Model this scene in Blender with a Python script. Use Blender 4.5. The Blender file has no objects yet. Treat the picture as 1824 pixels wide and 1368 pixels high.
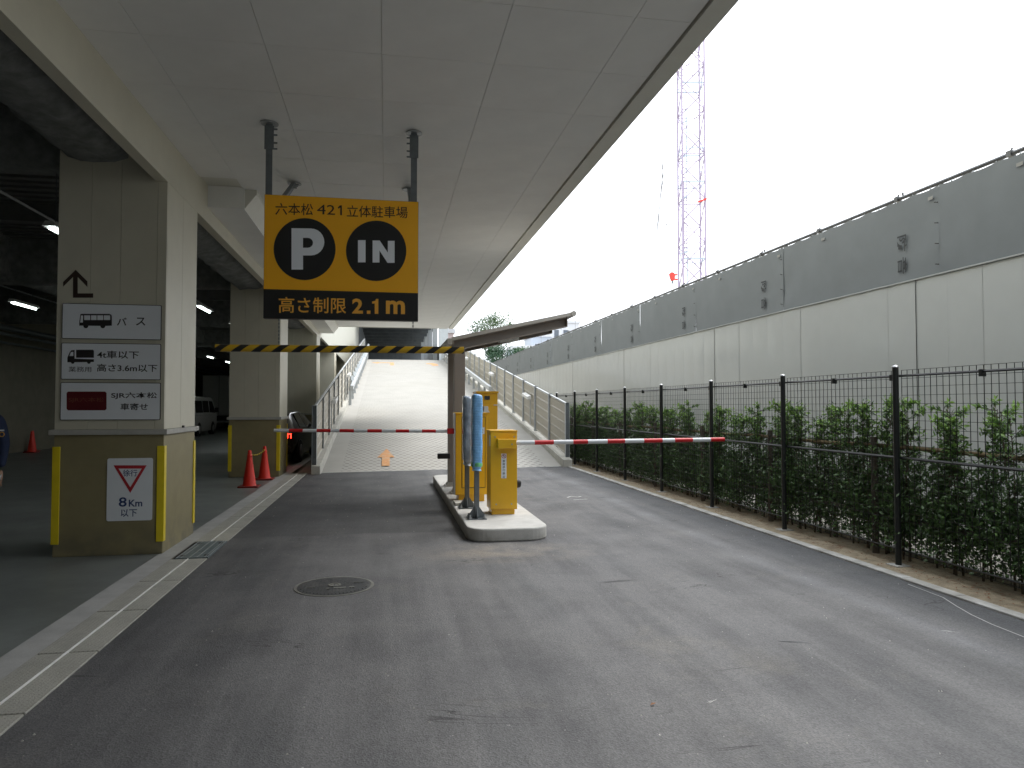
import bpy, math, random
from mathutils import Vector, Matrix
random.seed(7)
R = math.radians
scene = bpy.context.scene
COL = scene.collection

# ------------------------------------------------------------ camera
CAM_F, CAM_YAW, CAM_P, CAM_H = 1270.0, R(10.0), R(1.76), 1.55
cd = bpy.data.cameras.new('camera'); cam = bpy.data.objects.new('camera', cd); COL.objects.link(cam)
cam.location = (0, 0, CAM_H); cam.rotation_euler = (R(90) + CAM_P, 0, -CAM_YAW)
cd.sensor_width = 36; cd.lens = 36 * CAM_F / 1824; cd.clip_start = .05; cd.clip_end = 1500
scene.camera = cam
# ------------------------------------------------------------ world, sun, exposure
SUN_EL, SUN_AZ = R(55), R(62)          # azimuth clockwise from +Y (the road direction)
w = bpy.data.worlds.new('World'); scene.world = w; w.use_nodes = True
wn = w.node_tree.nodes; wl = w.node_tree.links
bg = wn['Background']
sky = wn.new('ShaderNodeTexSky'); sky.sky_type = 'NISHITA'; sky.sun_disc = False
sky.sun_elevation = SUN_EL; sky.sun_rotation = SUN_AZ; sky.air_density = 1; sky.dust_density = 6; sky.ozone_density = 1
hs = wn.new('ShaderNodeHueSaturation'); hs.inputs['Saturation'].default_value = .16; hs.inputs['Value'].default_value = 1.0
mx = wn.new('ShaderNodeMix'); mx.data_type = 'RGBA'; mx.inputs['Factor'].default_value = .65
mx.inputs['B'].default_value = (9.35, 9.85, 10.5, 1)      # even cloud layer
wl.new(sky.outputs[0], hs.inputs['Color']); wl.new(hs.outputs[0], mx.inputs['A'])
wl.new(mx.outputs['Result'], bg.inputs['Color']); bg.inputs['Strength'].default_value = .15
sd = bpy.data.lights.new('sun', 'SUN'); sd.energy = .9; sd.angle = R(25); sd.color = (1, .97, .93)
so = bpy.data.objects.new('sun', sd); COL.objects.link(so)
sdir = Vector((math.sin(SUN_AZ) * math.cos(SUN_EL), math.cos(SUN_AZ) * math.cos(SUN_EL), math.sin(SUN_EL)))
so.rotation_euler = sdir.to_track_quat('Z', 'Y').to_euler()
vs = scene.view_settings; vs.view_transform = 'Standard'; vs.look = 'None'; vs.gamma = 1; vs.use_curve_mapping = False
vs.exposure = 1.0

# ------------------------------------------------------------ helpers
fw = Vector((math.sin(CAM_YAW) * math.cos(CAM_P), math.cos(CAM_YAW) * math.cos(CAM_P), math.sin(CAM_P)))
rt = Vector((math.cos(CAM_YAW), -math.sin(CAM_YAW), 0)); up = rt.cross(fw)
def on_y(u, v, y):
    "x, z of a photo point measured on the plane Y=y"
    r = fw + (u - 912) / CAM_F * rt + (684 - v) / CAM_F * up
    t = y / r.y
    return r.x * t, CAM_H + r.z * t
def on_x(u, v, x):
    r = fw + (u - 912) / CAM_F * rt + (684 - v) / CAM_F * up
    t = x / r.x
    return r.y * t, CAM_H + r.z * t

class MB:
    def __init__(s): s.v = []; s.f = []; s.m = []
    def add(s, vs_, fs_, mi=0):
        o = len(s.v); s.v += [tuple(p) for p in vs_]; s.f += [tuple(o + i for i in f) for f in fs_]; s.m += [mi] * len(fs_)
        return s
    def box(s, x0, x1, y0, y1, z0, z1, mi=0):
        v = [(x, y, z) for z in (z0, z1) for y in (y0, y1) for x in (x0, x1)]
        return s.add(v, [(0, 2, 3, 1), (4, 5, 7, 6), (0, 1, 5, 4), (2, 6, 7, 3), (0, 4, 6, 2), (1, 3, 7, 5)], mi)
    def bar(s, p0, p1, w_, h_, upv=(0, 0, 1), mi=0):
        p0 = Vector(p0); p1 = Vector(p1); d = (p1 - p0).normalized(); u = Vector(upv)
        a = d.cross(u)
        if a.length < 1e-4: a = d.cross(Vector((1, 0, 0)))
        a.normalize(); b = a.cross(d).normalized()
        v = []
        for p in (p0, p1):
            for i, j in ((-1, -1), (1, -1), (1, 1), (-1, 1)): v.append(p + a * (i * w_ / 2) + b * (j * h_ / 2))
        return s.add(v, [(0, 1, 2, 3), (7, 6, 5, 4), (0, 4, 5, 1), (1, 5, 6, 2), (2, 6, 7, 3), (3, 7, 4, 0)], mi)
    def tube(s, pts, r, n=8, mi=0, caps=True):
        pts = [Vector(p) for p in pts]; rs = r if isinstance(r, (list, tuple)) else [r] * len(pts)
        v = []; f = []
        for i, p in enumerate(pts):
            d = (pts[min(i + 1, len(pts) - 1)] - pts[max(i - 1, 0)]).normalized()
            a = d.cross(Vector((0, 0, 1)) if abs(d.z) < .9 else Vector((1, 0, 0))).normalized(); b = d.cross(a).normalized()
            for k in range(n):
                t = 2 * math.pi * k / n
                v.append(p + (a * math.cos(t) + b * math.sin(t)) * rs[i])
        for i in range(len(pts) - 1):
            for k in range(n):
                k2 = (k + 1) % n
                f.append((i * n + k, i * n + k2, (i + 1) * n + k2, (i + 1) * n + k))
        if caps: f.append(tuple(range(n))); f.append(tuple((len(pts) - 1) * n + k for k in reversed(range(n))))
        return s.add(v, f, mi)
    def lathe(s, prof, c=(0, 0, 0), n=16, mi=0, sq=None):
        "prof: (radius, z) bottom to top"
        v = []; f = []
        for r, z in prof:
            for k in range(n):
                t = 2 * math.pi * (k + .5) / n
                v.append((c[0] + r * math.cos(t), c[1] + r * math.sin(t), c[2] + z))
        for i in range(len(prof) - 1):
            for k in range(n):
                k2 = (k + 1) % n
                f.append((i * n + k, i * n + k2, (i + 1) * n + k2, (i + 1) * n + k))
        f.append(tuple(reversed(range(n)))); f.append(tuple((len(prof) - 1) * n + k for k in range(n)))
        return s.add(v, f, mi)
    def prism(s, poly, d, axis='y', a=0, mi=0):
        "poly in the plane normal to axis, extruded from a to a+d"
        n = len(poly)
        def P(p, t): return {'x': (t, p[0], p[1]), 'y': (p[0], t, p[1]), 'z': (p[0], p[1], t)}[axis]
        v = [P(p, a) for p in poly] + [P(p, a + d) for p in poly]
        f = [tuple(range(n)), tuple(n + i for i in reversed(range(n)))] + [(i, n + i, n + (i + 1) % n, (i + 1) % n) for i in range(n)]
        return s.add(v, f, mi)
    def build(s, name, mats, parent=None, base=None, smooth=False, bevel=0, **kw):
        if not isinstance(mats, (list, tuple)): mats = [mats]
        o = Vector(base) if base is not None else (Vector(OFF[parent.name]) if parent else Vector((0, 0, 0)))
        me = bpy.data.meshes.new(name)
        me.from_pydata([(x - o.x, y - o.y, z - o.z) for x, y, z in s.v], [], s.f)
        for m_ in mats: me.materials.append(m_)
        if len(mats) > 1: me.polygons.foreach_set('material_index', s.m)
        import bmesh as bm_
        b = bm_.new(); b.from_mesh(me); bm_.ops.recalc_face_normals(b, faces=b.faces); b.to_mesh(me); b.free()
        if smooth:
            me.polygons.foreach_set('use_smooth', [True] * len(me.polygons)); me.set_sharp_from_angle(angle=R(38))
        ob = bpy.data.objects.new(name, me); COL.objects.link(ob)
        if parent: ob.parent = parent; OFF[ob.name] = tuple(o)
        else: ob.location = o; OFF[ob.name] = tuple(o)
        if bevel:
            bv = ob.modifiers.new('bevel', 'BEVEL'); bv.width = bevel; bv.segments = 2; bv.limit_method = 'ANGLE'; bv.angle_limit = R(40)
        for k, x in kw.items(): ob[k] = x
        return ob
OFF = {}
def tag(o, label=None, cat=None, group=None, kind=None):
    if label: o['label'] = label
    if cat: o['category'] = cat
    if group: o['group'] = group
    if kind: o['kind'] = kind
    return o
def thing(name, loc, label, cat, group=None):
    o = bpy.data.objects.new(name, None); COL.objects.link(o); o.location = loc; o.empty_display_size = .1
    OFF[o.name] = tuple(loc); return tag(o, label, cat, group)
def kids(o): return [c for c in bpy.data.objects if c.parent == o]
def dup(root, loc, label, rz=None, only=None):
    r = root.copy(); COL.objects.link(r); r.location = loc; r['label'] = label
    if rz is not None: r.rotation_euler.z = rz
    OFF[r.name] = tuple(loc)
    for ch in kids(root):
        c = ch.copy(); COL.objects.link(c); c.parent = r
        for g in kids(ch):
            d = g.copy(); COL.objects.link(d); d.parent = c
    return r
def share(me, name, parent, loc=(0, 0, 0), rot=(0, 0, 0)):
    o = bpy.data.objects.new(name, me); COL.objects.link(o); o.location = loc; o.rotation_euler = rot
    if parent: o.parent = parent
    return o

# ------------------------------------------------------------ materials
def mat(name, col, rough=.6, var=.12, scale=6.0, bump=0.0, bscale=60.0, metal=0.0, spec=.5, stain=0.0, stcol=None, coat=0.0, emit=None, es=0.0, fine=0.0, streak=0.0):
    m = bpy.data.materials.new(name); m.use_nodes = True
    N = m.node_tree.nodes; L = m.node_tree.links; b = N['Principled BSDF']
    b.inputs['Roughness'].default_value = rough; b.inputs['Metallic'].default_value = metal
    b.inputs['Specular IOR Level'].default_value = spec
    if coat: b.inputs['Coat Weight'].default_value = coat; b.inputs['Coat Roughness'].default_value = .12
    c4 = (col[0], col[1], col[2], 1)
    tc = N.new('ShaderNodeTexCoord')
    n = N.new('ShaderNodeTexNoise'); n.inputs['Scale'].default_value = scale; n.inputs['Detail'].default_value = 6; n.inputs['Roughness'].default_value = .62
    src = tc.outputs['Object']
    if streak:
        mp = N.new('ShaderNodeMapping'); mp.inputs['Scale'].default_value = (1, 1, streak); L.new(src, mp.inputs[0]); src = mp.outputs[0]
    L.new(src, n.inputs['Vector'])
    mr = N.new('ShaderNodeMapRange'); mr.inputs['From Min'].default_value = .3; mr.inputs['From Max'].default_value = .7
    mr.inputs['To Min'].default_value = 1 - var; mr.inputs['To Max'].default_value = 1 + var
    L.new(n.outputs['Fac'], mr.inputs['Value'])
    mul = N.new('ShaderNodeVectorMath'); mul.operation = 'SCALE'; mul.inputs[0].default_value = c4[:3]
    L.new(mr.outputs[0], mul.inputs['Scale']); out = mul.outputs[0]
    if fine:
        n3 = N.new('ShaderNodeTexNoise'); n3.inputs['Scale'].default_value = 180; n3.inputs['Detail'].default_value = 2
        L.new(tc.outputs['Object'], n3.inputs['Vector'])
        m3 = N.new('ShaderNodeMapRange'); m3.inputs['From Min'].default_value = .3; m3.inputs['From Max'].default_value = .7
        m3.inputs['To Min'].default_value = 1 - fine; m3.inputs['To Max'].default_value = 1 + fine; L.new(n3.outputs['Fac'], m3.inputs['Value'])
        s3 = N.new('ShaderNodeVectorMath'); s3.operation = 'SCALE'; L.new(out, s3.inputs[0]); L.new(m3.outputs[0], s3.inputs['Scale']); out = s3.outputs[0]
    if stain:
        n2 = N.new('ShaderNodeTexNoise'); n2.inputs['Scale'].default_value = scale * .35; n2.inputs['Detail'].default_value = 8; n2.inputs['Distortion'].default_value = .6
        L.new(tc.outputs['Object'], n2.inputs['Vector'])
        m2 = N.new('ShaderNodeMapRange'); m2.inputs['From Min'].default_value = .5; m2.inputs['From Max'].default_value = .72; m2.inputs['To Max'].default_value = stain
        L.new(n2.outputs['Fac'], m2.inputs['Value'])
        mi = N.new('ShaderNodeMix'); mi.data_type = 'RGBA'; L.new(m2.outputs[0], mi.inputs['Factor']); L.new(out, mi.inputs['A'])
        sc = stcol or tuple(x * .45 for x in col); mi.inputs['B'].default_value = (*sc, 1); out = mi.outputs['Result']
    L.new(out, b.inputs['Base Color'])
    if bump:
        nb = N.new('ShaderNodeTexNoise'); nb.inputs['Scale'].default_value = bscale; nb.inputs['Detail'].default_value = 5
        L.new(tc.outputs['Object'], nb.inputs['Vector'])
        bp = N.new('ShaderNodeBump'); bp.inputs['Strength'].default_value = bump; bp.inputs['Distance'].default_value = .01
        L.new(nb.outputs['Fac'], bp.inputs['Height']); L.new(bp.outputs[0], b.inputs['Normal'])
    if emit: b.inputs['Emission Color'].default_value = (*emit, 1); b.inputs['Emission Strength'].default_value = es
    return m

M = {}
M['soffit'] = mat('soffit board', (.80, .80, .775), .7, .04, 2, .05, 200, stain=.06, stcol=(.55, .54, .50))
M['cream'] = mat('cream metal cladding', (.60, .57, .455), .42, .04, 3, .03, 40, stain=.08)
M['cream_lt'] = mat('pale cladding', (.66, .65, .58), .45, .04, 3)
M['facade'] = mat('facade cladding', (.44, .44, .38), .5, .05, 3)
M['olive'] = mat('olive board', (.285, .245, .13), .5, .08, 5, .08, 90, stain=.25)
M['sill'] = mat('grey stone sill', (.44, .43, .39), .6, .08, 12, .05)
M['guard'] = mat('yellow guard', (.80, .62, .02), .4, .06, 8)
M['ybox'] = mat('yellow enamel', (.78, .425, .006), .42, .05, 4, .02, 25, coat=.25)
M['spray'] = mat('sprayed fireproofing', (.20, .21, .20), .95, .3, 7, 1.0, 30, stain=.4)
M['deck'] = mat('galvanised deck', (.16, .165, .16), .55, .15, 5, metal=.2)
M['dark'] = mat('dark void', (.02, .02, .02), .9)
M['gwall'] = mat('garage wall', (.20, .19, .14), .8, .1, 3, stain=.2)
M['gfloor'] = mat('garage floor coating', (.185, .20, .19), .42, .22, 1.6, .15, 130, stain=.55, stcol=(.09, .095, .09), fine=.12)
M['conc'] = mat('pale concrete', (.50, .49, .44), .8, .12, 5, .25, 120, stain=.3, fine=.08)
M['conc2'] = mat('kerb concrete', (.50, .495, .47), .8, .10, 7, .2, 120, stain=.25, fine=.1)
M['mortar'] = mat('smooth mortar', (.44, .44, .425), .75, .12, 4, .15, 90, stain=.25, stcol=(.22, .22, .20), fine=.08)
M['slab'] = mat('gutter block', (.43, .42, .37), .85, .16, 3, .5, 160, stain=.45, stcol=(.19, .175, .13), fine=.18)
def studs():
    m = M['slab']; N = m.node_tree.nodes; L = m.node_tree.links; b = N['Principled BSDF']; src = b.inputs['Base Color'].links[0].from_socket
    tc = N.new('ShaderNodeTexCoord'); v = N.new('ShaderNodeTexVoronoi'); v.inputs['Scale'].default_value = 38; v.inputs['Randomness'].default_value = .12; L.new(tc.outputs['Object'], v.inputs['Vector'])
    r = N.new('ShaderNodeMapRange'); r.inputs['From Min'].default_value = .16; r.inputs['From Max'].default_value = .26; r.inputs['To Min'].default_value = .4; r.inputs['To Max'].default_value = 0; L.new(v.outputs['Distance'], r.inputs['Value'])
    k = N.new('ShaderNodeMix'); k.data_type = 'RGBA'; L.new(r.outputs[0], k.inputs['Factor']); L.new(src, k.inputs['A']); k.inputs['B'].default_value = (.17, .165, .14, 1); L.new(k.outputs['Result'], b.inputs['Base Color'])
studs()
M['steel'] = mat('galvanised steel', (.40, .42, .43), .45, .10, 12, .04, 50, metal=.55)
M['steel_dk'] = mat('dark galvanised steel', (.17, .19, .20), .5, .12, 14, metal=.5)
M['grate'] = mat('steel grate', (.20, .245, .255), .5, .2, 20, .2, 80, metal=.5, stain=.4)
M['slot'] = mat('steel slot lip', (.85, .85, .82), .4, .08, 10)
M['orange_sign'] = mat('sign yellow', (.92, .44, .01), .42, .03, 3)
M['black'] = mat('black paint', (.012, .012, .012), .4, .1, 6)
M['white'] = mat('white vinyl', (.80, .83, .86), .45, .02, 3)
M['whitetxt'] = mat('white print', (.76, .79, .82), .5, .02, 3)
M['txt'] = mat('dark print', (.022, .018, .018), .6, .05, 5)
M['brown'] = mat('brown print', (.035, .018, .012), .6, .05, 5)
M['blue_txt'] = mat('navy print', (.02, .05, .16), .5, .05, 5)
M['redp'] = mat('red print', (.45, .02, .03), .5, .05, 5)
M['maroon'] = mat('maroon print', (.11, .008, .012), .4, .05, 5)
M['gold'] = mat('dull gold print', (.20, .075, .045), .5, .05, 5)
M['ytxt'] = mat('yellow print', (.85, .42, .05), .5, .03, 5)
M['red'] = mat('red band', (.55, .012, .015), .35, .04, 6)
M['armw'] = mat('white arm', (.66, .68, .70), .35, .04, 6)
M['shelter'] = mat('taupe steel paint', (.30, .262, .23), .45, .05, 5, .03, 30, stain=.1)
M['shelter_lt'] = mat('taupe roof trim', (.48, .45, .40), .45, .05, 5)
M['fence'] = mat('black powder coat', (.010, .012, .012), .42, .1, 10)
M['cap'] = mat('bright post cap', (.35, .36, .37), .3, .05, 10, metal=.7)
M['dirt'] = mat('sandy soil', (.33, .275, .19), .95, .25, 9, .9, 60, stain=.6, stcol=(.13, .09, .055), fine=.3)
M['gravel'] = mat('pale gravel', (.46, .43, .37), .95, .2, 14, 1.0, 45, stain=.3, fine=.35)
M['earth'] = mat('pale ground', (.30, .27, .21), .95, .15, .6, .3, 30, stain=.3)
M['tarp'] = mat('grey sound sheet', (.185, .205, .215), .6, .05, 2.2, .08, 3.0, stain=.1)
M['tarp_txt'] = mat('sheet print', (.025, .03, .032), .6, .05, 4)
M['patch'] = mat('sheet patch', (.32, .32, .30), .6, .05, 4)
M['pipe'] = mat('scaffold pipe', (.13, .135, .14), .45, .25, 14, metal=.5)
M['cone'] = mat('orange red cone', (.80, .03, .012), .5, .06, 9)
M['cone_dk'] = mat('cone base', (.20, .015, .01), .6, .1, 9)
M['bead'] = mat('yellow bead', (.75, .55, .06), .4)
M['bluewrap'] = mat('blue bubble wrap', (.24, .54, .93), .35, .12, 30, .5, 70, coat=.4)
M['greywrap'] = mat('clear plastic sheet', (.28, .34, .42), .2, .3, 12, 1.0, 16, coat=.8)
M['tape'] = mat('green tape', (.18, .55, .25), .35)
M['rubber'] = mat('black rubber', (.015, .015, .016), .45)
M['lampw'] = mat('white lamp casing', (.70, .70, .68), .4)
M['tubeon'] = mat('lit tube', (.9, .95, 1), .4, 0, emit=(.86, 1.0, .95), es=6)
M['iron'] = mat('cast iron', (.05, .053, .056), .5, .3, 14, .6, 70, metal=.35, stain=.6, stcol=(.14, .14, .13))
M['iron_rim'] = mat('worn iron rim', (.20, .20, .18), .5, .15, 20, metal=.4)
M['arrow'] = mat('orange road paint', (.60, .30, .12), .8, .15, 16, stain=.95, stcol=(.47, .42, .33))
M['board'] = mat('beige rail board', (.40, .37, .30), .5, .05, 4)
M['railsteel'] = mat('rail galvanised', (.46, .485, .50), .42, .12, 12, metal=.35)
M['crane'] = mat('lilac crane paint', (.40, .34, .46), .5, .08, 2)
M['crane_b'] = mat('blue crane paint', (.38, .46, .54), .5, .08, 2)
M['hook'] = mat('red hook block', (.7, .05, .035), .45)
M['cable'] = mat('steel cable', (.22, .22, .23), .5)
M['bark'] = mat('bark', (.09, .07, .05), .9, .3, 14, .6, 40)
M['bamboo'] = mat('bamboo', (.16, .115, .055), .55, .25, 10, .1, 50)
M['stake'] = mat('grey wood stake', (.085, .07, .055), .85, .25, 12, .4, 60, streak=.2)
M['carblk'] = mat('black car paint', (.012, .012, .014), .2, .05, 3, coat=.7)
M['vanw'] = mat('white van paint', (.50, .51, .50), .3, .03, 3, coat=.5)
M['glass'] = mat('dark car glass', (.012, .014, .016), .08, .02, 3, spec=.8)
M['tyre'] = mat('tyre', (.015, .015, .015), .8, .1, 20)
M['rim'] = mat('alloy', (.35, .35, .35), .35, metal=.8)
M['tail'] = mat('lit tail lamp', (.5, .01, .01), .3, emit=(1, .02, .01), es=6)
M['tail_off'] = mat('tail lamp', (.25, .01, .01), .25)
M['uniform'] = mat('navy uniform', (.014, .025, .065), .8, .15, 14, .3, 120)
M['skin'] = mat('skin', (.42, .25, .17), .5, .06, 20)
M['hair'] = mat('hair', (.012, .01, .009), .6)
M['paper'] = mat('paper', (.72, .74, .76), .7)
M['far1'] = mat('far wall blue grey', (.42, .47, .54), .7, .05, .5)
M['far2'] = mat('far wall white', (.62, .64, .68), .7, .05, .5)
M['far3'] = mat('far wall pinkish', (.55, .46, .46), .7, .05, .5)
M['fargl'] = mat('far window', (.10, .12, .15), .2)
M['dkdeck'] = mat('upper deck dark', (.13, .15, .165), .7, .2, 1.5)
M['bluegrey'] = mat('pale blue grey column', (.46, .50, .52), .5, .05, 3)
M['leafbrown'] = mat('dry leaf', (.24, .11, .05), .8)
M['scuffdk'] = mat('rubber scuff', (.06, .06, .062), .85, .3, 30, fine=.3)
M['chalk'] = mat('chalk', (.5, .5, .48), .9, .2, 40)

def hoard_mat():
    m = mat('gloss white hoarding steel', (.52, .54, .535), .16, .03, 1.5, stain=.10, spec=.55)
    N = m.node_tree.nodes; L = m.node_tree.links; b = N['Principled BSDF']
    tc = N.new('ShaderNodeTexCoord'); mp = N.new('ShaderNodeMapping'); mp.inputs['Scale'].default_value = (1, .9, .22)
    n = N.new('ShaderNodeTexNoise'); n.inputs['Scale'].default_value = 1.6; n.inputs['Detail'].default_value = 1.5
    L.new(tc.outputs['Object'], mp.inputs[0]); L.new(mp.outputs[0], n.inputs['Vector'])
    bp = N.new('ShaderNodeBump'); bp.inputs['Strength'].default_value = .3; bp.inputs['Distance'].default_value = .03
    L.new(n.outputs['Fac'], bp.inputs['Height']); L.new(bp.outputs[0], b.inputs['Normal'])
    return m
M['hoard'] = hoard_mat()
def grime(m, z0, z1, col, amt):
    N = m.node_tree.nodes; L = m.node_tree.links; b = N['Principled BSDF']; src = b.inputs['Base Color'].links[0].from_socket
    g = N.new('ShaderNodeNewGeometry'); sp = N.new('ShaderNodeSeparateXYZ'); L.new(g.outputs['Position'], sp.inputs[0])
    n = N.new('ShaderNodeTexNoise'); n.inputs['Scale'].default_value = 5; n.inputs['Detail'].default_value = 7; L.new(g.outputs['Position'], n.inputs['Vector'])
    r = N.new('ShaderNodeMapRange'); r.inputs['From Min'].default_value = z0; r.inputs['From Max'].default_value = z1; r.inputs['To Min'].default_value = 1; r.inputs['To Max'].default_value = 0; L.new(sp.outputs[2], r.inputs['Value'])
    r2 = N.new('ShaderNodeMapRange'); r2.inputs['From Min'].default_value = .35; r2.inputs['From Max'].default_value = .7; r2.inputs['To Max'].default_value = amt; L.new(n.outputs['Fac'], r2.inputs['Value'])
    mm = N.new('ShaderNodeMath'); mm.operation = 'MULTIPLY'; L.new(r.outputs[0], mm.inputs[0]); L.new(r2.outputs[0], mm.inputs[1])
    k = N.new('ShaderNodeMix'); k.data_type = 'RGBA'; L.new(mm.outputs[0], k.inputs['Factor']); L.new(src, k.inputs['A']); k.inputs['B'].default_value = (*col, 1); L.new(k.outputs['Result'], b.inputs['Base Color'])
grime(M['hoard'], .1, .7, (.22, .19, .14), .8); grime(M['olive'], .0, .35, (.12, .11, .085), .9); grime(M['conc2'], .0, .14, (.2, .185, .155), .8)

def asphalt():
    m = bpy.data.materials.new('asphalt'); m.use_nodes = True
    N = m.node_tree.nodes; L = m.node_tree.links; b = N['Principled BSDF']
    tc = N.new('ShaderNodeTexCoord'); P = tc.outputs['Object']
    def noise(s, d=5, r=.6, mp=None, dist=0):
        n = N.new('ShaderNodeTexNoise'); n.inputs['Scale'].default_value = s; n.inputs['Detail'].default_value = d; n.inputs['Roughness'].default_value = r; n.inputs['Distortion'].default_value = dist
        if mp:
            q = N.new('ShaderNodeMapping'); q.inputs['Scale'].default_value = mp; L.new(P, q.inputs[0]); L.new(q.outputs[0], n.inputs['Vector'])
        else: L.new(P, n.inputs['Vector'])
        return n.outputs['Fac']
    def rng(s, a, b_, c, d):
        r = N.new('ShaderNodeMapRange'); r.inputs['From Min'].default_value = a; r.inputs['From Max'].default_value = b_; r.inputs['To Min'].default_value = c; r.inputs['To Max'].default_value = d
        L.new(s, r.inputs['Value']); return r.outputs[0]
    def mix(f, a, b_, mode='MIX'):
        k = N.new('ShaderNodeMix'); k.data_type = 'RGBA'; k.blend_type = mode
        for sock, x in (('Factor', f), ('A', a), ('B', b_)):
            if hasattr(x, 'node'): L.new(x, k.inputs[sock])
            elif isinstance(x, tuple): k.inputs[sock].default_value = (*x, 1)
            else: k.inputs[sock].default_value = x
        return k.outputs['Result']
    base = mix(rng(noise(.9, 7, .62), .35, .68, 0, 1), (.074, .074, .077), (.128, .127, .127))
    # long roller / tyre streaks along the road
    base = mix(rng(noise(1.0, 6, .65, (2.6, .14, 1)), .42, .66, 0, .6), base, (.163, .162, .162))
    base = mix(rng(noise(1.1, 4, .6, (1.7, .22, 1.7)),   .52, .70, 0, .65), base, (.062, .065, .068))
    # dusty tan patches
    base = mix(rng(noise(.75, 8, .7, None, .4), .56, .74, 0, .5), base, (.205, .192, .165))
    sx_ = N.new('ShaderNodeSeparateXYZ'); L.new(P, sx_.inputs[0])
    wob = N.new('ShaderNodeMath'); wob.operation = 'MULTIPLY_ADD'; L.new(noise(.35, 3), wob.inputs[0]); wob.inputs[1].default_value = .5; L.new(sx_.outputs[0], wob.inputs[2])
    edge = rng(wob.outputs[0], 4.12, 4.42, 0, .6)
    base = mix(edge, base, (.07, .073, .078))                      # fresh dark strip beside the kerb
    d1 = N.new('ShaderNodeMath'); d1.operation = 'SUBTRACT'; L.new(wob.outputs[0], d1.inputs[0]); d1.inputs[1].default_value = 3.95
    d2 = N.new('ShaderNodeMath'); d2.operation = 'ABSOLUTE'; L.new(d1.outputs[0], d2.inputs[0])
    ps = N.new('ShaderNodeMath'); ps.operation = 'MULTIPLY'; L.new(rng(d2.outputs[0], .02, .20, 1, 0), ps.inputs[0]); L.new(rng(noise(1.3, 5), .35, .6, .1, .6), ps.inputs[1])
    base = mix(ps.outputs[0], base, (.19, .193, .20))            # polished pale track
    def vmix(fac, col):
        nonlocal base
        base = mix(fac, base, col)
    # older, darker paving lane left of the island, with a ragged seam
    wy = N.new('ShaderNodeMath'); wy.operation = 'MULTIPLY_ADD'; L.new(noise(2.2, 3), wy.inputs[0]); wy.inputs[1].default_value = .25; L.new(sx_.outputs[1], wy.inputs[2])
    lane = N.new('ShaderNodeMath'); lane.operation = 'MULTIPLY'; L.new(rng(wy.outputs[0], 8.95, 9.02, 0, 1), lane.inputs[0]); L.new(rng(sx_.outputs[0], .88, .93, .5, 0), lane.inputs[1])
    vmix(lane.outputs[0], (.052, .054, .056))
    # tan grit trodden out in front of the island nose
    q1 = N.new('ShaderNodeMapping'); q1.inputs['Location'].default_value = (-1.25, -7.5 * 1.9, 0); q1.inputs['Scale'].default_value = (1, 1.9, 1); L.new(P, q1.inputs[0])
    q2 = N.new('ShaderNodeVectorMath'); q2.operation = 'LENGTH'; L.new(q1.outputs[0], q2.inputs[0])
    q3 = N.new('ShaderNodeMath'); q3.operation = 'MULTIPLY'; L.new(rng(q2.outputs['Value'], .1, 1.15, 1, 0), q3.inputs[0]); L.new(rng(noise(2.6, 7, .7), .4, .62, .05, .8), q3.inputs[1])
    vmix(q3.outputs[0], (.235, .205, .165))
    # aggregate
    v = N.new('ShaderNodeTexVoronoi'); v.inputs['Scale'].default_value = 110; L.new(P, v.inputs['Vector'])
    sp = N.new('ShaderNodeSeparateColor'); L.new(v.outputs['Color'], sp.inputs[0])
    agg = rng(sp.outputs[0], 0, 1, .80, 1.22)
    sc = N.new('ShaderNodeVectorMath'); sc.operation = 'SCALE'; L.new(base, sc.inputs[0]); L.new(agg, sc.inputs['Scale'])
    base = mix(rng(noise(46, 3, .7), .70, .76, 0, .75), sc.outputs[0], (.018, .018, .018))
    base = mix(rng(noise(31, 2, .6), .735, .77, 0, .8), base, (.5, .49, .46))
    # fine cracks / paving joints, patchy
    cn = noise(.55, 5, .6, (.45, 1.6, 1), .8)
    ab = N.new('ShaderNodeMath'); ab.operation = 'SUBTRACT'; L.new(cn, ab.inputs[0]); ab.inputs[1].default_value = .5
    a2 = N.new('ShaderNodeMath'); a2.operation = 'ABSOLUTE'; L.new(ab.outputs[0], a2.inputs[0])
    cr = rng(a2.outputs[0], 0, .0036, 1, 0)
    msk = rng(noise(.8, 3), .52, .60, 0, .85)
    mm = N.new('ShaderNodeMath'); mm.operation = 'MULTIPLY'; L.new(cr, mm.inputs[0]); L.new(msk, mm.inputs[1])
    base = mix(mm.outputs[0], base, (.022, .022, .022))
    L.new(base, b.inputs['Base Color'])
    L.new(rng(noise(1.2, 5), .3, .7, .62, .82), b.inputs['Roughness'])
    b.inputs['Specular IOR Level'].default_value = .35
    ad = N.new('ShaderNodeMath'); ad.operation = 'ADD'; L.new(noise(150, 3, .7), ad.inputs[0]); L.new(v.outputs['Distance'], ad.inputs[1])
    bp = N.new('ShaderNodeBump'); bp.inputs['Strength'].default_value = .4; bp.inputs['Distance'].default_value = .005
    L.new(ad.outputs[0], bp.inputs['Height']); L.new(bp.outputs[0], b.inputs['Normal'])
    return m
M['asphalt'] = asphalt()

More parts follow.
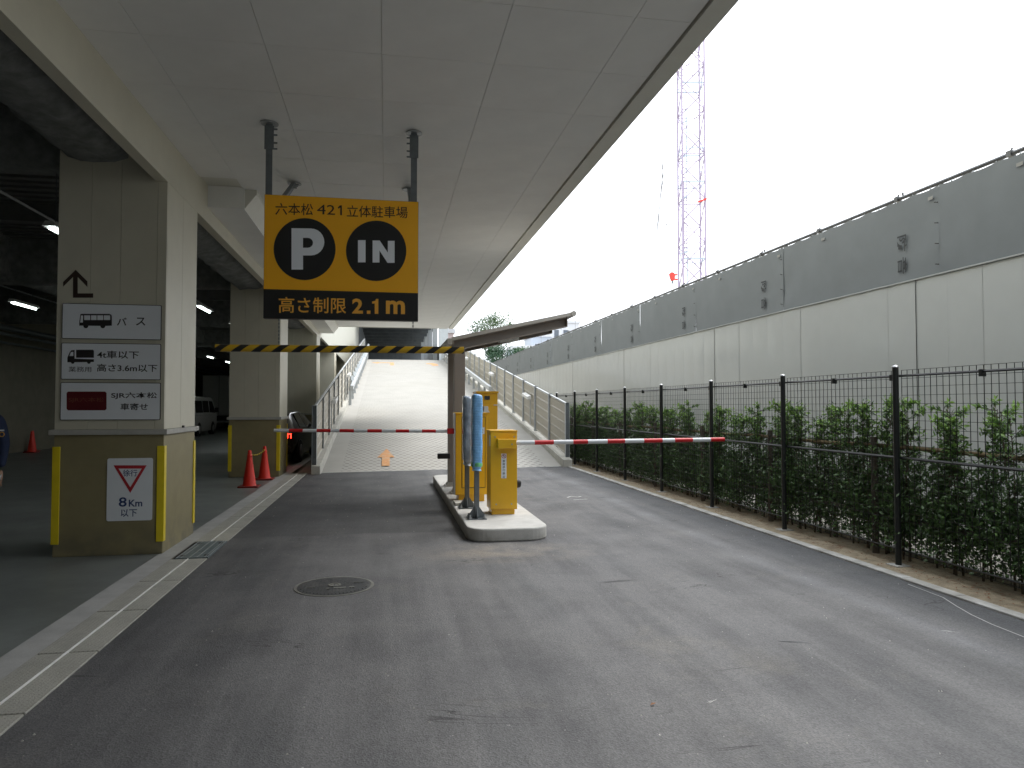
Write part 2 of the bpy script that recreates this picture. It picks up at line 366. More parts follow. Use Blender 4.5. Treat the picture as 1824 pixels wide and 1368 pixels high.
def ramp_mat():
    m = mat('ring stamped ramp concrete', (.385, .375, .345), .8, .07, 1.3, stain=.22, stcol=(.30, .275, .225), fine=.06)
    N = m.node_tree.nodes; L = m.node_tree.links; b = N['Principled BSDF']
    colsrc = b.inputs['Base Color'].links[0].from_socket
    tc = N.new('ShaderNodeTexCoord'); sp = N.new('ShaderNodeSeparateXYZ'); L.new(tc.outputs['Object'], sp.inputs[0])
    def ma(op, a, b_=None, c=None):
        n = N.new('ShaderNodeMath'); n.operation = op
        for i, x in enumerate((a, b_, c)):
            if x is None: continue
            if hasattr(x, 'node'): L.new(x, n.inputs[i])
            else: n.inputs[i].default_value = x
        return n.outputs[0]
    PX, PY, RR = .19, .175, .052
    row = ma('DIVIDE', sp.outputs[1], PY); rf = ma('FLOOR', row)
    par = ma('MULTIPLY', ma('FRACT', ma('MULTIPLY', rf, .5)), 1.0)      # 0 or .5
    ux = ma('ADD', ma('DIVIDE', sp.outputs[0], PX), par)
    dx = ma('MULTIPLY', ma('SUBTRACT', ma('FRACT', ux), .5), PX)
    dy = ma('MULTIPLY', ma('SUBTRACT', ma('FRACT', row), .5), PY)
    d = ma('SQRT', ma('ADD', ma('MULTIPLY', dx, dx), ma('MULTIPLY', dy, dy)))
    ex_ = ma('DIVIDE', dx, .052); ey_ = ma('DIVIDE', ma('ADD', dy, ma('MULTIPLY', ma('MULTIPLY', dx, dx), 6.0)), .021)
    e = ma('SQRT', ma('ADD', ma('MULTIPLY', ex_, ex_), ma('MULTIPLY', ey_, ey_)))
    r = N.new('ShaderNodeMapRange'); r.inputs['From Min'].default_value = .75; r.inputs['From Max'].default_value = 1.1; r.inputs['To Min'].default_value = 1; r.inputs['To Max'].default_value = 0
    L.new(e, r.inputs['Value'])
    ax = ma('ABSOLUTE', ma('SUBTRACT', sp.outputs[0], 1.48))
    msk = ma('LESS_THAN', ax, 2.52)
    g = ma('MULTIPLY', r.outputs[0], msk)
    k = N.new('ShaderNodeMix'); k.data_type = 'RGBA'; L.new(ma('MULTIPLY', g, .75), k.inputs['Factor']); L.new(colsrc, k.inputs['A']); k.inputs['B'].default_value = (.085, .08, .065, 1)  # groove shade painted into the colour as dark dashes
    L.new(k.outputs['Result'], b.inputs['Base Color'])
    bp = N.new('ShaderNodeBump'); bp.invert = True; bp.inputs['Strength'].default_value = 1; bp.inputs['Distance'].default_value = .03
    L.new(g, bp.inputs['Height']); L.new(bp.outputs[0], b.inputs['Normal'])
    return m
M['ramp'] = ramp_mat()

def stripe_mat():
    m = mat('yellow black stripes', (.62, .38, .015), .4)
    N = m.node_tree.nodes; L = m.node_tree.links; b = N['Principled BSDF']
    colsrc = b.inputs['Base Color'].links[0].from_socket
    tc = N.new('ShaderNodeTexCoord'); sp = N.new('ShaderNodeSeparateXYZ'); L.new(tc.outputs['Object'], sp.inputs[0])
    a = N.new('ShaderNodeMath'); a.operation = 'MULTIPLY_ADD'; L.new(sp.outputs[2], a.inputs[0]); a.inputs[1].default_value = -1.35; L.new(sp.outputs[0], a.inputs[2])
    s = N.new('ShaderNodeMath'); s.operation = 'MULTIPLY'; L.new(a.outputs[0], s.inputs[0]); s.inputs[1].default_value = 1 / .187
    f = N.new('ShaderNodeMath'); f.operation = 'FRACT'; L.new(s.outputs[0], f.inputs[0])
    g = N.new('ShaderNodeMath'); g.operation = 'GREATER_THAN'; L.new(f.outputs[0], g.inputs[0]); g.inputs[1].default_value = .54
    k = N.new('ShaderNodeMix'); k.data_type = 'RGBA'; L.new(g.outputs[0], k.inputs['Factor']); L.new(colsrc, k.inputs['A']); k.inputs['B'].default_value = (.012, .013, .012, 1)
    L.new(k.outputs['Result'], b.inputs['Base Color'])
    return m
M['stripe'] = stripe_mat()

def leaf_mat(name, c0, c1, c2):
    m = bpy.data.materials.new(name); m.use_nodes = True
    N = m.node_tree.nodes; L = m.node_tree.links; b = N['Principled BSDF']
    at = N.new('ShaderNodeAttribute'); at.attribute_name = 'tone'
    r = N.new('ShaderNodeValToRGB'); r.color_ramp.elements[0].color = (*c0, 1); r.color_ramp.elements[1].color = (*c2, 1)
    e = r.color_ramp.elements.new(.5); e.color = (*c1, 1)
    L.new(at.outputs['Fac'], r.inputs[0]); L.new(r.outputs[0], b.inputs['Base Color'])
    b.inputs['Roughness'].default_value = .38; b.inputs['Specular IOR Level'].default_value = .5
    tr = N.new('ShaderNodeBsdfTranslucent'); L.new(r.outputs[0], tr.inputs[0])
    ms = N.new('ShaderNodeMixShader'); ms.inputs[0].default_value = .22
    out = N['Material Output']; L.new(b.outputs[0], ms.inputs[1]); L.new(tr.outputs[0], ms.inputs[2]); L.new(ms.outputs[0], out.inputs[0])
    return m
M['leaf'] = leaf_mat('hedge leaf', (.05, .09, .036), (.10, .19, .055), (.24, .40, .08))
M['leaf2'] = leaf_mat('tree leaf', (.04, .08, .03), (.07, .13, .045), (.13, .20, .07))
M['leaf3'] = leaf_mat('dark tree leaf', (.02, .06, .03), (.035, .10, .05), (.07, .15, .06))

# ------------------------------------------------------------ text as flat print
_tc = {}
def text_data(s, bold=0.0):
    k = (s, bold)
    if k in _tc: return _tc[k]
    cu = bpy.data.curves.new('t', 'FONT'); cu.body = s; cu.offset = bold; cu.fill_mode = 'FRONT'; cu.resolution_u = 3
    o = bpy.data.objects.new('t', cu); COL.objects.link(o)
    bpy.context.view_layer.update()
    me = o.to_mesh(); vv = [tuple(v.co) for v in me.vertices]; ff = [tuple(p.vertices) for p in me.polygons]
    o.to_mesh_clear(); bpy.data.objects.remove(o); bpy.data.curves.remove(cu)
    x0 = min(v[0] for v in vv); x1 = max(v[0] for v in vv); y0 = min(v[1] for v in vv); y1 = max(v[1] for v in vv)
    _tc[k] = ([((v[0] - x0) / (x1 - x0), (v[1] - y0) / (y1 - y0)) for v in vv], ff); return _tc[k]
def text_on(mb, s, org, ex, ey, bold=0.0, mi=0):
    "fit s to the parallelogram org, org+ex, org+ey"
    vv, ff = text_data(s, bold); o = Vector(org); ex = Vector(ex); ey = Vector(ey)
    return mb.add([o + ex * a + ey * b for a, b in vv], ff, mi)
def print_y(s, px, y, parent, m, bold=0.0, name='lettering'):
    "px = photo box x0,y0,x1,y1 measured on the sign's own plane"
    x0, zt = on_y(px[0], px[1], y); x1, zb = on_y(px[2], px[3], y)
    return text_on(MB(), s, (x0, y, zb), (x1 - x0, 0, 0), (0, 0, zt - zb), bold).build(name, m, parent)
def flat_y(poly, y, parent, m, name, th=.0012):
    mb = MB(); P = [on_y(a, b, y) for a, b in poly]
    mb.prism(P, th, 'y', y); return mb.build(name, m, parent)
def circ_px(cx, cy, r, n=48): return [(cx + r * math.cos(2 * math.pi * k / n), cy + r * math.sin(2 * math.pi * k / n)) for k in range(n)]
def rrect(x0, y0, x1, y1, r, n=5):
    out = []
    for cx, cy, a0 in ((x1 - r, y1 - r, 0), (x0 + r, y1 - r, 90), (x0 + r, y0 + r, 180), (x1 - r, y0 + r, 270)):
        for k in range(n + 1):
            a = R(a0 + 90 * k / n); out.append((cx + r * math.cos(a), cy + r * math.sin(a)))
    return out

# ============================================================ SETTING
def sheet(name, pts, z, m, kind='structure', div=None, **kw):
    mb = MB(); mb.add([(x, y, z) for x, y in pts], [tuple(range(len(pts)))]); o = mb.build(name, m); o['kind'] = kind; return o
sheet('ground', [(-500, -300), (500, -300), (500, 700), (-500, 700)], -.06, M['earth'])
sheet('road', [(-1.775, -30), (4.53, -30), (4.53, 17.80), (-1.46, 17.02), (-1.775, 17.02)], 0, M['asphalt'])
sheet('garage_floor', [(-13, -14), (-2.325, -14), (-2.325, 64), (-13, 64)], 0, M['gfloor'])
sheet('margin_strip', [(-2.33, -14), (-2.135, -14), (-2.135, 26), (-2.33, 26)], .003, M['mortar'])
sheet('soil_strip', [(4.63, -14), (6.9, -14), (6.9, 64), (4.63, 64)], -.012, M['dirt'])
sheet('gravel_bed', [(5.47, -14), (6.5, -14), (6.5, 64), (5.47, 64)], -.004, M['gravel'])
# gutter: blocks with a steel slot
gut = MB().box(-2.14, -1.77, -14, 16.7, -.05, -.012).build('gutter', M['dark']); gut['kind'] = 'structure'
slabm = MB()
slabm.box(-.180, -.018, 0, .915, -.04, .004).box(-.003, .172, 0, .915, -.04, .004)
sm = slabm.build('slab', M['slab'], gut, bevel=.003); sme = sm.data
y = 7.745; ys = [7.745 + .932 * k for k in range(-9, 10) if k != 0]
first = True
for yy in ys:
    o = sm if first else share(sme, 'slab', gut)
    if not first:
        bv = o.modifiers.new('bevel', 'BEVEL'); bv.width = .003; bv.segments = 1
    o.location = (-1.955, yy, random.uniform(-.001, .001)); first = False
lip = MB()
for a, b in ((-1, 7.74), (8.68, 16.7)): lip.box(-1.972, -1.966, a, b, -.03, .008)
lip.build('slot_lip', M['slot'], gut)
# grating
gr = thing('drain_grate', (-1.95, 8.2, 0), 'dark steel drain grate set in the concrete gutter beside the nearest pillar', 'drain grate')
g = MB().box(-2.10, -1.785, 7.765, 8.66, -.02, .006); g.build('backing', M['grate'], gr)
for k, x in enumerate((-2.09, -2.045, -1.965, -1.895, -1.82, -1.795)):
    MB().box(x - .003, x + .003, 7.76, 8.665, .006, .0095).build('bar', M['steel'], gr)
for x in (-2.06, -1.83):
    for yy in (7.86, 8.52): MB().box(x - .02, x + .02, yy, yy + .05, .006, .009).build('lifting_slot', M['black'], gr)
# right kerb
kb = MB().box(4.535, 4.64, -14, 18.0, -.05, -.008).build('kerb', M['conc2']); kb['kind'] = 'structure'
km = MB().box(0, .112, 0, .594, -.04, .02).build('kerbstone', M['conc2'], kb, bevel=.006); first = True
for k in range(30):
    o = km if first else share(km.data, 'kerbstone', kb)
    if not first: bv = o.modifiers.new('bevel', 'BEVEL'); bv.width = .006; bv.segments = 2
    o.location = (4.53 + random.uniform(-.002, .002), .3 + k * .6, random.uniform(-.002, .003)); first = False
MB().box(5.34, 5.47, -5, 40, -.05, .035).build('planting_kerb', M['conc2'], kind='structure')

# ---- ramp
SL = .136; YT = 55.2
def rz(y): return max(0, (y - 17.15) * SL)
def ramp():
    mb = MB(); st = [17.0, 17.4, 18, 19, 21, 24, 28, 32, 38, 44, 50, 54, 55.6, 58, 90]
    v = []; f = []
    for i, yy in enumerate(st):
        for j, x in enumerate((-1.47, 0, 1.5, 3, 4.43)):
            sk = (x + 1.47) * .13 * (1 if i < 2 else max(0, 1 - (yy - 17.4) / 3)); yv = yy + sk
            z = min(SL * (54.6 - 17.15), max(0, rz(yv - sk * .6)))
            if i == 0: z = .004
            v.append((x, yv, z))
    n = 5
    for i in range(len(st) - 1):
        for j in range(n - 1): f.append((i * n + j, i * n + j + 1, (i + 1) * n + j + 1, (i + 1) * n + j))
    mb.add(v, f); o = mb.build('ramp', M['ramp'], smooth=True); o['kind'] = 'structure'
    mb = MB(); mb.prism([(17.4, -.05), (55.6, 5.0), (90, 5.0), (90, -.05)], 5.8, 'x', -1.43); b = mb.build('ramp_base', M['conc'], kind='structure')
ramp()
jm = MB(); jm.prism([(-1.46, 16.985), (4.5, 17.76), (4.5, 17.80), (-1.46, 17.025)], .007, 'z', 0); jm.build('steel_joint', M['steel'], kind='structure')
for sx, x0, x1, y0 in ((0, -1.665, -1.465, 16.68), (1, 4.425, 4.665, 17.62)):
    mb = MB(); ps = [(y0, -.02), (y0, .19), (y0 + .5, .19 + max(0, .5 * SL)), (55, rz(55) + .2), (58, rz(55) + .2), (58, -.02)]
    mb.prism(ps, x1 - x0, 'x', x0); o = mb.build('ramp_kerb', M['conc'], bevel=.01); o['kind'] = 'structure'

def arrow_on_ramp(name, pts, label):
    mb = MB(); v = [(x, y, rz(y) + .006) for x, y in pts]; mb.add(v, [tuple(range(len(v)))])
    o = mb.build(name, M['arrow'], base=(pts[0][0], pts[0][1], rz(pts[0][1]))); tag(o, label, 'road marking')
cx = .0
arrow_on_ramp('arrow_marking', [(-.10, 17.75), (.09, 17.75), (.10, 18.75), (.22, 18.75), (.02, 19.9), (-.22, 18.75), (-.10, 18.75)], 'orange straight ahead arrow painted at the foot of the ramp')
ax, ay = -.1, 50.2
arrow_on_ramp('arrow_marking', [(ax + .35, ay - 1.6), (ax + .62, ay - 1.6), (ax + .62, ay + .9), (ax - .45, ay + .9), (ax - .45, ay + 1.3), (ax - .95, ay + .5), (ax - .45, ay - .1), (ax - .45, ay + .35), (ax + .35, ay + .35)], 'orange left turn arrow painted near the top of the ramp')
ax = 3.1
arrow_on_ramp('arrow_marking', [(ax, ay - 1.6), (ax + .42, ay - 1.5), (ax + .4, ay), (ax + .1, ay + .7), (ax - .3, ay + .5), (ax - .38, ay - .2), (ax - .1, ay - .3)], 'orange smudged arrow painted near the top of the ramp on its right')

# ---- canopy ceiling with boards
ceil = MB().box(-2.345, 2.25, -8.5, 26.1, 4.425, 5.0).build('ceiling', M['cream_lt']); ceil['kind'] = 'structure'
xs = [-2.34, -1.87, -.96, -.05, .87, 1.79, 2.222]; cache = {}
kk = 0
for i in range(6):
    for r_ in range(-15, 24):
        y0 = 4.91 + .885 * r_; y1 = min(y0 + .885, 26.1)
        x0, x1 = xs[i], xs[i + 1]
        if i == 0 and y0 > 9.3: continue
        if i == 0 and y1 > 9.75: y1 = 9.75
        key = (i, round(y1 - y0, 3))
        if key not in cache:
            mb = MB(); g_ = .002; mb.box(g_, x1 - x0 - g_, g_, y1 - y0 - g_, 0, .022); t = mb.build('ceiling_board', M['soffit'], ceil); cache[key] = t.data
            o = t
        else: o = share(cache[key], 'ceiling_board', ceil)
        o.location = (x0, y0, 4.4 + random.uniform(-.0003, .0003))
MB().box(-2.34, -1.85, 9.75, 26.1, 4.135, 4.42).build('ceiling_box', M['soffit'], kind='structure')
mb = MB(); mb.prism([(-1.852, 4.14), (-1.70, 4.34), (-1.70, 4.40), (-1.852, 4.40)], 16.3, 'y', 9.78); mb.build('ceiling_cove', M['cream_lt'], kind='structure')
fb = MB(); fb.box(2.236, 2.41, -8.5, 26.15, 4.378, 5.05); fb.build('canopy_fascia', M['cream_lt'], kind='structure', bevel=.004)
MB().box(-2.3, 2.2, 26.1, 26.22, 4.39, 5.05).build('canopy_end_trim', M['cream_lt'], kind='structure')
# beam over the garage opening
bm_ = MB(); bm_.box(-2.42, -2.302, -8.5, 26.1, 3.935, 5.0)
bm_.build('garage_beam', M['cream'], kind='structure')
MB().box(-2.40, -2.30, 26.1, 62, 4.0, 5.0).build('garage_beam', M['facade'], kind='structure')
# facade above with ribbed boards
fac = MB().box(-2.7, -2.36, -13, 62, 5.0, 12).build('facade_wall', M['cream'], kind='structure')
fm = None
for k in range(37):
    yy = 26.15 + k * .97
    if fm is None: fm = MB().box(0, .03, .01, .955, 5.02, 11.9).build('wall_panel', M['facade'], fac); o = fm
    else: o = share(fm.data, 'wall_panel', fac)
    o.location = (-2.36, yy, 0)

# unseen building added behind the camera to shade surfaces facing it
blocker_bld = thing('light_blocking_building', (-8, -10, 0), 'plain building added behind the viewer to block sky light', 'building')
MB().box(-40, 16, -19, -9, 0, 13.5).build('wall', M['spray'], blocker_bld)
for r_ in range(3):
    for c_ in range(15):
        fr = MB().box(-38 + c_ * 3.4, -36.2 + c_ * 3.4, -9 + .001, -8.95, 3.4 + r_ * 3.4, 4.9 + r_ * 3.4).build('window', M['cream_lt'], blocker_bld)
        MB().box(-37.9 + c_ * 3.4, -36.3 + c_ * 3.4, -8.949, -8.94, 3.5 + r_ * 3.4, 4.8 + r_ * 3.4).build('pane', M['fargl'], fr)

# ---- garage interior
gw = MB().box(-13.2, -12.1, -14, 64, -.05, 5.2).build('garage_wall', M['gwall'], kind='structure')
MB().box(-12.1, -2.4, 61.5, 62, -.05, 5.2).build('garage_back_wall', M['gwall'], kind='structure')
MB().box(-12.1, -2.4, -14, -13, -.05, 5.2).build('garage_rear_wall', M['gwall'], kind='structure')
MB().box(-13.2, -2.6, -14, 64, 5.2, 5.4).build('garage_deck', M['deck'], kind='structure')
dk = MB()
for k in range(250):
    yy = -10 + k * .3; dk.box(-12.1, -2.65, yy, yy + .15, 5.12, 5.2)
o = dk.build('deck_ribs', M['deck']); o['kind'] = 'structure'
def sprayed(name, x0, x1, y0, y1, z0, z1, seg=.22):
    along_y = (y1 - y0) > (x1 - x0); Ln = (y1 - y0) if along_y else (x1 - x0); W = (x1 - x0) if along_y else (y1 - y0)
    n = max(3, int(Ln / seg)); prof = [(0, z1), (0, z1 * .6 + z0 * .4), (.05 * W, z0 + .06), (.25 * W, z0), (.5 * W, z0 + .01), (.75 * W, z0), (.95 * W, z0 + .06), (W, z1 * .6 + z0 * .4), (W, z1)]
    rnd = random.Random(hash(name) % 1000 + int(x0 * 10)); v = []; f = []; m_ = len(prof)
    for i in range(n + 1):
        t = Ln * i / n
        for a, z in prof:
            a2 = a + rnd.uniform(-.022, .022); z2 = z + rnd.uniform(-.022, .022) if z < z1 else z
            v.append((x0 + a2, y0 + t, z2) if along_y else (x0 + t, y0 + a2, z2))
    for i in range(n):
        for j in range(m_ - 1): f.append((i * m_ + j, i * m_ + j + 1, (i + 1) * m_ + j + 1, (i + 1) * m_ + j))
    o = MB().add(v, f).build(name, M['spray'], smooth=False); o['kind'] = 'structure'
    for p in o.data.polygons: p.use_smooth = True
PY = [8.05 + 8.27 * k for k in range(-1, 6)]
sprayed('sprayed_edge_girder', -3.32, -2.66, -10, 61, 4.10, 5.15)
sprayed('sprayed_inner_girder', -8.3, -7.9, -10, 61, 4.3, 5.15, .5)
for p in PY: sprayed('sprayed_cross_girder', -12.1, -3.32, p + .45, p + .95, 4.2, 5.14, .4)
for k in range(1, 22):
    yy = -8 + 2.07 * k * 1.5
    MB().box(-12.1, -3.3, yy, yy + .12, 4.8, 5.118).build('deck_joist', M['deck'], kind='structure')
# pipes
for i, (x, z, r_) in enumerate(((-11.75, 4.0, .09), (-11.5, 3.75, .05), (-11.9, 3.55, .04))):
    o = MB().tube([(x, -8, z), (x, 60, z)], r_, 10).build('service_pipe', M['steel_dk'], smooth=True, base=(x, -8, z)); tag(o, ['thick grey pipe high along the left garage wall', 'medium grey pipe below the thick one on the left garage wall', 'thin grey pipe lowest along the left garage wall'][i], 'pipe', 'service pipes')
for i, (x, z) in enumerate(((-5.6, 4.7), (-9.8, 4.65))):
    o = MB().tube([(x, -8, z), (x, 60, z)], .022, 8).build('conduit', M['steel'], smooth=True, base=(x, -8, z)); tag(o, ['thin conduit under the garage deck nearer the pillars', 'thin conduit under the garage deck nearer the left wall'][i], 'conduit', 'conduits')
# lamps
def lamp():
    t = thing('batten_lamp', (0, 0, 0), 'x', 'lamp', 'lit batten lamps hanging in the garage')
    mb = MB(); mb.prism([(-.09, .02), (.09, .02), (.05, .09), (-.05, .09)], 1.24, 'y', 0); mb.build('reflector', M['lampw'], t)
    MB().tube([(0, .03, -.005), (0, 1.21, -.005)], .02, 8).build('tube', M['tubeon'], t, smooth=True)
    for a_ in (.2, 1.03): MB().box(-.005, .005, a_, a_ + .01, .09, 1.13).build('suspension_rod', M['steel_dk'], t)
    return t
L0 = lamp()
lab = ['lit batten lamp partly hidden left of the nearest pillar, high up', 'lit batten lamp nearest right of the front pillar under the deck', 'lit batten lamp just left of the second pillar near its top', 'lit batten lamp isolated in the dark left of the front pillar',
       'small far lit lamp, leftmost of those beyond the white van', 'small far lit lamp second beyond the white van', 'small far lit lamp third and farthest beyond the white van', 'lit batten lamp behind the second pillar']
pos = [(-4.57, 10.66), (-4.57, 18.5), (-4.57, 22.4), (-8.75, 18.6), (-8.75, 33.3), (-8.75, 37.4), (-8.75, 41.5), (-4.57, 30)]
for i, (x, y_) in enumerate(pos):
    if i == 0: L0.location = (x, y_, 4.0); L0['label'] = lab[0]
    else: dup(L0, (x, y_, 4.0), lab[i])

# ============================================================ PILLARS
def pillar(y0):
    t = thing('pillar', (-2.83, y0 + .62, 0), 'x', 'pillar', 'square clad pillars along the driveway')
    X0, X1, Y0, Y1 = -3.36, -2.305, y0, y0 + 1.22
    top = 4.3
    MB().box(X0 + .03, X1 - .03, Y0 + .03, Y1 - .03, 1.2, top).build('core', M['dark'], t)
    MB().box(X0, X1, Y0, Y1, 0, 1.25).build('base_board', M['olive'], t, bevel=.006)
    MB().box(X0 - .04, X1 + .04, Y0 - .04, Y1 + .04, 1.25, 1.305).build('sill', M['sill'], t, bevel=.004)
    fx = [X0] + [on_y(p, 513, 8.05)[0] for p in (161, 214, 279)] + [X1]
    for a, b in zip(fx[:-1], fx[1:]):
        MB().box(a + .0015, b - .0015, Y0, Y0 + .028, 1.306, top).build('cladding_panel', M['cream'], t)
        MB().box(a + .0015, b - .0015, Y1 - .028, Y1, 1.306, top).build('cladding_panel', M['cream'], t)
    for a, b in ((Y0 + .031, Y0 + .60), (Y0 + .605, Y1 - .031)):
        MB().box(X1 - .028, X1 - .0005, a, b, 1.306, top).build('cladding_panel', M['cream'], t)
        MB().box(X0 + .0005, X0 + .028, a, b, 1.306, top).build('cladding_panel', M['cream'], t)
    for cx_, cy_, sx, sy in ((X1, Y0, -1, 1), (X0, Y0, 1, 1), (X1, Y1, -1, -1), (X0, Y1, 1, -1)):
        w_ = .062; th = .012
        poly = [(cx_ - sx * th, cy_ - sy * th), (cx_ + sx * w_, cy_ - sy * th), (cx_ + sx * w_, cy_ - sy * .001), (cx_ - sx * .001, cy_ - sy * .001), (cx_ - sx * .001, cy_ + sy * w_), (cx_ - sx * th, cy_ + sy * w_)]
        MB().prism(poly, 1.0, 'z', .13).build('corner_guard', M['guard'], t, bevel=.003)
    return t
P0 = pillar(8.05); P0['label'] = 'nearest cream and olive pillar carrying the white direction signs'
names = ['second cream and olive pillar, behind the orange cones', 'third cream pillar, behind the black car', 'fourth cream pillar, seen past the ramp railing', 'fifth far cream pillar beside the ramp', 'sixth and farthest cream pillar beside the ramp']
for k in range(1, 6): dup(P0, (-2.83, 8.67 + 8.27 * k, 0), names[k - 1])
hk = MB().box(-2.262, -2.24, 8.55, 8.585, 1.305, 1.33).build('wall_hook', M['black'], base=(-2.26, 8.56, 1.305)); tag(hk, 'tiny dark hook on the side sill of the nearest pillar', 'hook')

# pillar signs
YS = 8.045
def plate(name, px, label, th=.012, cat='sign', r_=.012, border=True):
    x0, z1 = on_y(px[0], px[1], YS); x1, z0 = on_y(px[2], px[3], YS)
    t = thing(name, ((x0 + x1) / 2, YS, z0), label, cat)
    mb = MB(); mb.prism(rrect(x0, z0, x1, z1, r_), th, 'y', YS - th); mb.build('plate', M['txt'] if border else M['white'], t)
    if border:
        b = .006; mb = MB(); mb.prism(rrect(x0 + b, z0 + b, x1 - b, z1 - b, r_ * .7), .002, 'y', YS - th - .002); mb.build('face', M['white'], t)
    return t, YS - th - (.0032 if border else .0012)
z2 = lambda a, b: (a / 3.6, 380 + b / 3.6)
z3 = lambda a, b: (a / 3.6, 740 + b / 3.6)
def bx(z, a, b, c, d): p = z(a, b); q = z(c, d); return (p[0], p[1], q[0], q[1])
def pic(z, poly, y, t, m, name='pictogram', th=.0011): return flat_y([z(a, b) for a, b in poly], y, t, m, name, th)
t, yy = plate('bus_sign', (112, 540, 287.5, 606), 'topmost white sign on the nearest pillar, bus picture and two katakana')
pic(z2, [(515, 648), (520, 645), (700, 645), (714, 650), (717, 662), (717, 720), (675, 722), (508, 720), (508, 700)], yy, t, M['txt'])
for a, b in ((540, 578), (584, 619), (624, 661), (666, 706)): pic(z2, [(a, 654), (b, 654), (b, 684), (a, 684)], yy - .0012, t, M['white'], 'pictogram_window')
pic(z2, [(519, 655), (533, 655), (531, 700), (514, 700)], yy - .0012, t, M['white'], 'pictogram_window')
for c in (550, 659):
    pic(z2, [(c + 16 * math.cos(a / 8 * math.pi), 722 + 15 * math.sin(a / 8 * math.pi)) for a in range(16)], yy - .0006, t, M['txt'], 'pictogram_wheel')
print_y('バ', bx(z2, 750, 668, 812, 720), yy, t, M['txt'], .013); print_y('ス', bx(z2, 872, 668, 932, 720), yy, t, M['txt'], .013)
t, yy = plate('truck_sign', (110.5, 610.5, 286.5, 677), 'middle white sign on the nearest pillar, truck picture with height limit 3.6m')
pic(z2, [(488, 875), (596, 875), (602, 881), (602, 926), (488, 926)], yy, t, M['txt'])
pic(z2, [(432, 925), (447, 890), (458, 878), (478, 876), (478, 932), (602, 936), (602, 953), (432, 955)], yy, t, M['txt'])
pic(z2, [(445, 915), (455, 890), (470, 888), (470, 915)], yy - .0012, t, M['white'], 'pictogram_window')
for c in (466, 570): pic(z2, [(c + 12 * math.cos(a / 6 * math.pi), 953 + 12 * math.sin(a / 6 * math.pi)) for a in range(12)], yy - .0006, t, M['txt'], 'pictogram_wheel')
print_y('業務用', bx(z2, 440, 982, 585, 1018), yy, t, M['txt'])
print_y('4t車以下', bx(z2, 623, 880, 890, 933), yy, t, M['txt'], .013)
print_y('高さ3.6m以下', bx(z2, 622, 965, 1008, 1018), yy, t, M['txt'], .013)
t, yy = plate('entrance_sign', (109, 681, 286, 748), 'lowest white sign on the nearest pillar, with a maroon name plate')
pic(z2, [(436, 1143), (674, 1143), (683, 1152), (683, 1254), (674, 1263), (436, 1263), (427, 1254), (427, 1152)], yy, t, M['maroon'], 'name_plate')
print_y('SJR六本松', bx(z2, 440, 1180, 665, 1214), yy - .0012, t, M['gold'])
print_y('SJR六本松', bx(z2, 713, 1147, 1006, 1192), yy, t, M['txt'], .013)
print_y('車寄せ', bx(z2, 773, 1218, 948, 1262), yy, t, M['txt'], .013)
x0, z0_ = on_y(112, 530, YS)
ta = flat_y([z2(*p) for p in ((485, 362), (560, 436), (560, 472), (498, 408), (498, 513), (597, 513), (597, 541), (468, 541), (468, 408), (405, 470), (405, 440))], YS + .0028, None, M['brown'], 'arrow_sign', .002)
tag(ta, 'dark brown bent up arrow stuck on the nearest pillar above the bus sign', 'sign')
t, yy = plate('speed_sign', (191.5, 816.5, 271, 926.5), 'white slow down sign with red triangle and 8Km on the pillar base', .004, 'sign', .02, False)
pic(z3, [(728, 320), (940, 320), (835, 497)], yy, t, M['redp'], 'red_triangle')
pic(z3, [(760, 341), (908, 341), (835, 460)], yy - .0012, t, M['white'], 'triangle_centre')
print_y('徐行', bx(z3, 788, 348, 880, 390), yy - .0024, t, M['blue_txt'], .009)
print_y('8', bx(z3, 762, 525, 812, 585), yy, t, M['blue_txt'], .015)
print_y('Km', bx(z3, 826, 541, 912, 583), yy, t, M['blue_txt'], .02)
print_y('以下', bx(z3, 775, 602, 878, 648), yy, t, M['blue_txt'], .013)

# ============================================================ HANGING SIGN
z4 = lambda a, b: (440 + a / 3.42, 200 + b / 3.42)
sg = thing('hanging_sign', (-.44, 7.34, 2.41), 'big yellow and black parking sign hanging from the canopy by steel angles', 'sign')
SY = 7.3
MB().box(-1.195, .315, SY, SY + .085, 2.413, 3.64).build('sign_case', M['black'], sg, bevel=.003)
MB().box(-1.192, .312, SY - .003, SY - .0002, 2.70, 3.637).build('yellow_face', M['orange_sign'], sg)
yf = SY - .0045; yb = SY - .0015
flat_y(circ_px(542.6, 443.7, 55.2), yf, sg, M['black'], 'black_disc'); flat_y(circ_px(670, 446.8, 53.8), yf, sg, M['black'], 'black_disc')
def print_y2(s, quad, y, m, bold, name='lettering'):
    (ax_, az), (bx_, bz), (cx_, cz) = [on_y(*z4(*q), y) for q in quad]   # bottom-left, bottom-right, top-left
    text_on(MB(), s, (ax_, y, az), (bx_ - ax_, 0, bz - az), (0, 0, cz - az), bold).build(name, m, sg)
print_y2('六本松', ((172, 624), (402, 628), (172, 552)), yf, M['brown'], .006)
print_y2('42', ((426, 620), (536, 625), (426, 561)), yf, M['brown'], .0)
flat_y([z4(*p) for p in ((553, 579), (566, 567), (578, 567), (578, 627), (568, 626), (568, 580), (556, 588))], yf, sg, M['brown'], 'lettering')
print_y2('立体駐車場', ((608, 638), (978, 646), (608, 566)), yf, M['brown'], .005)
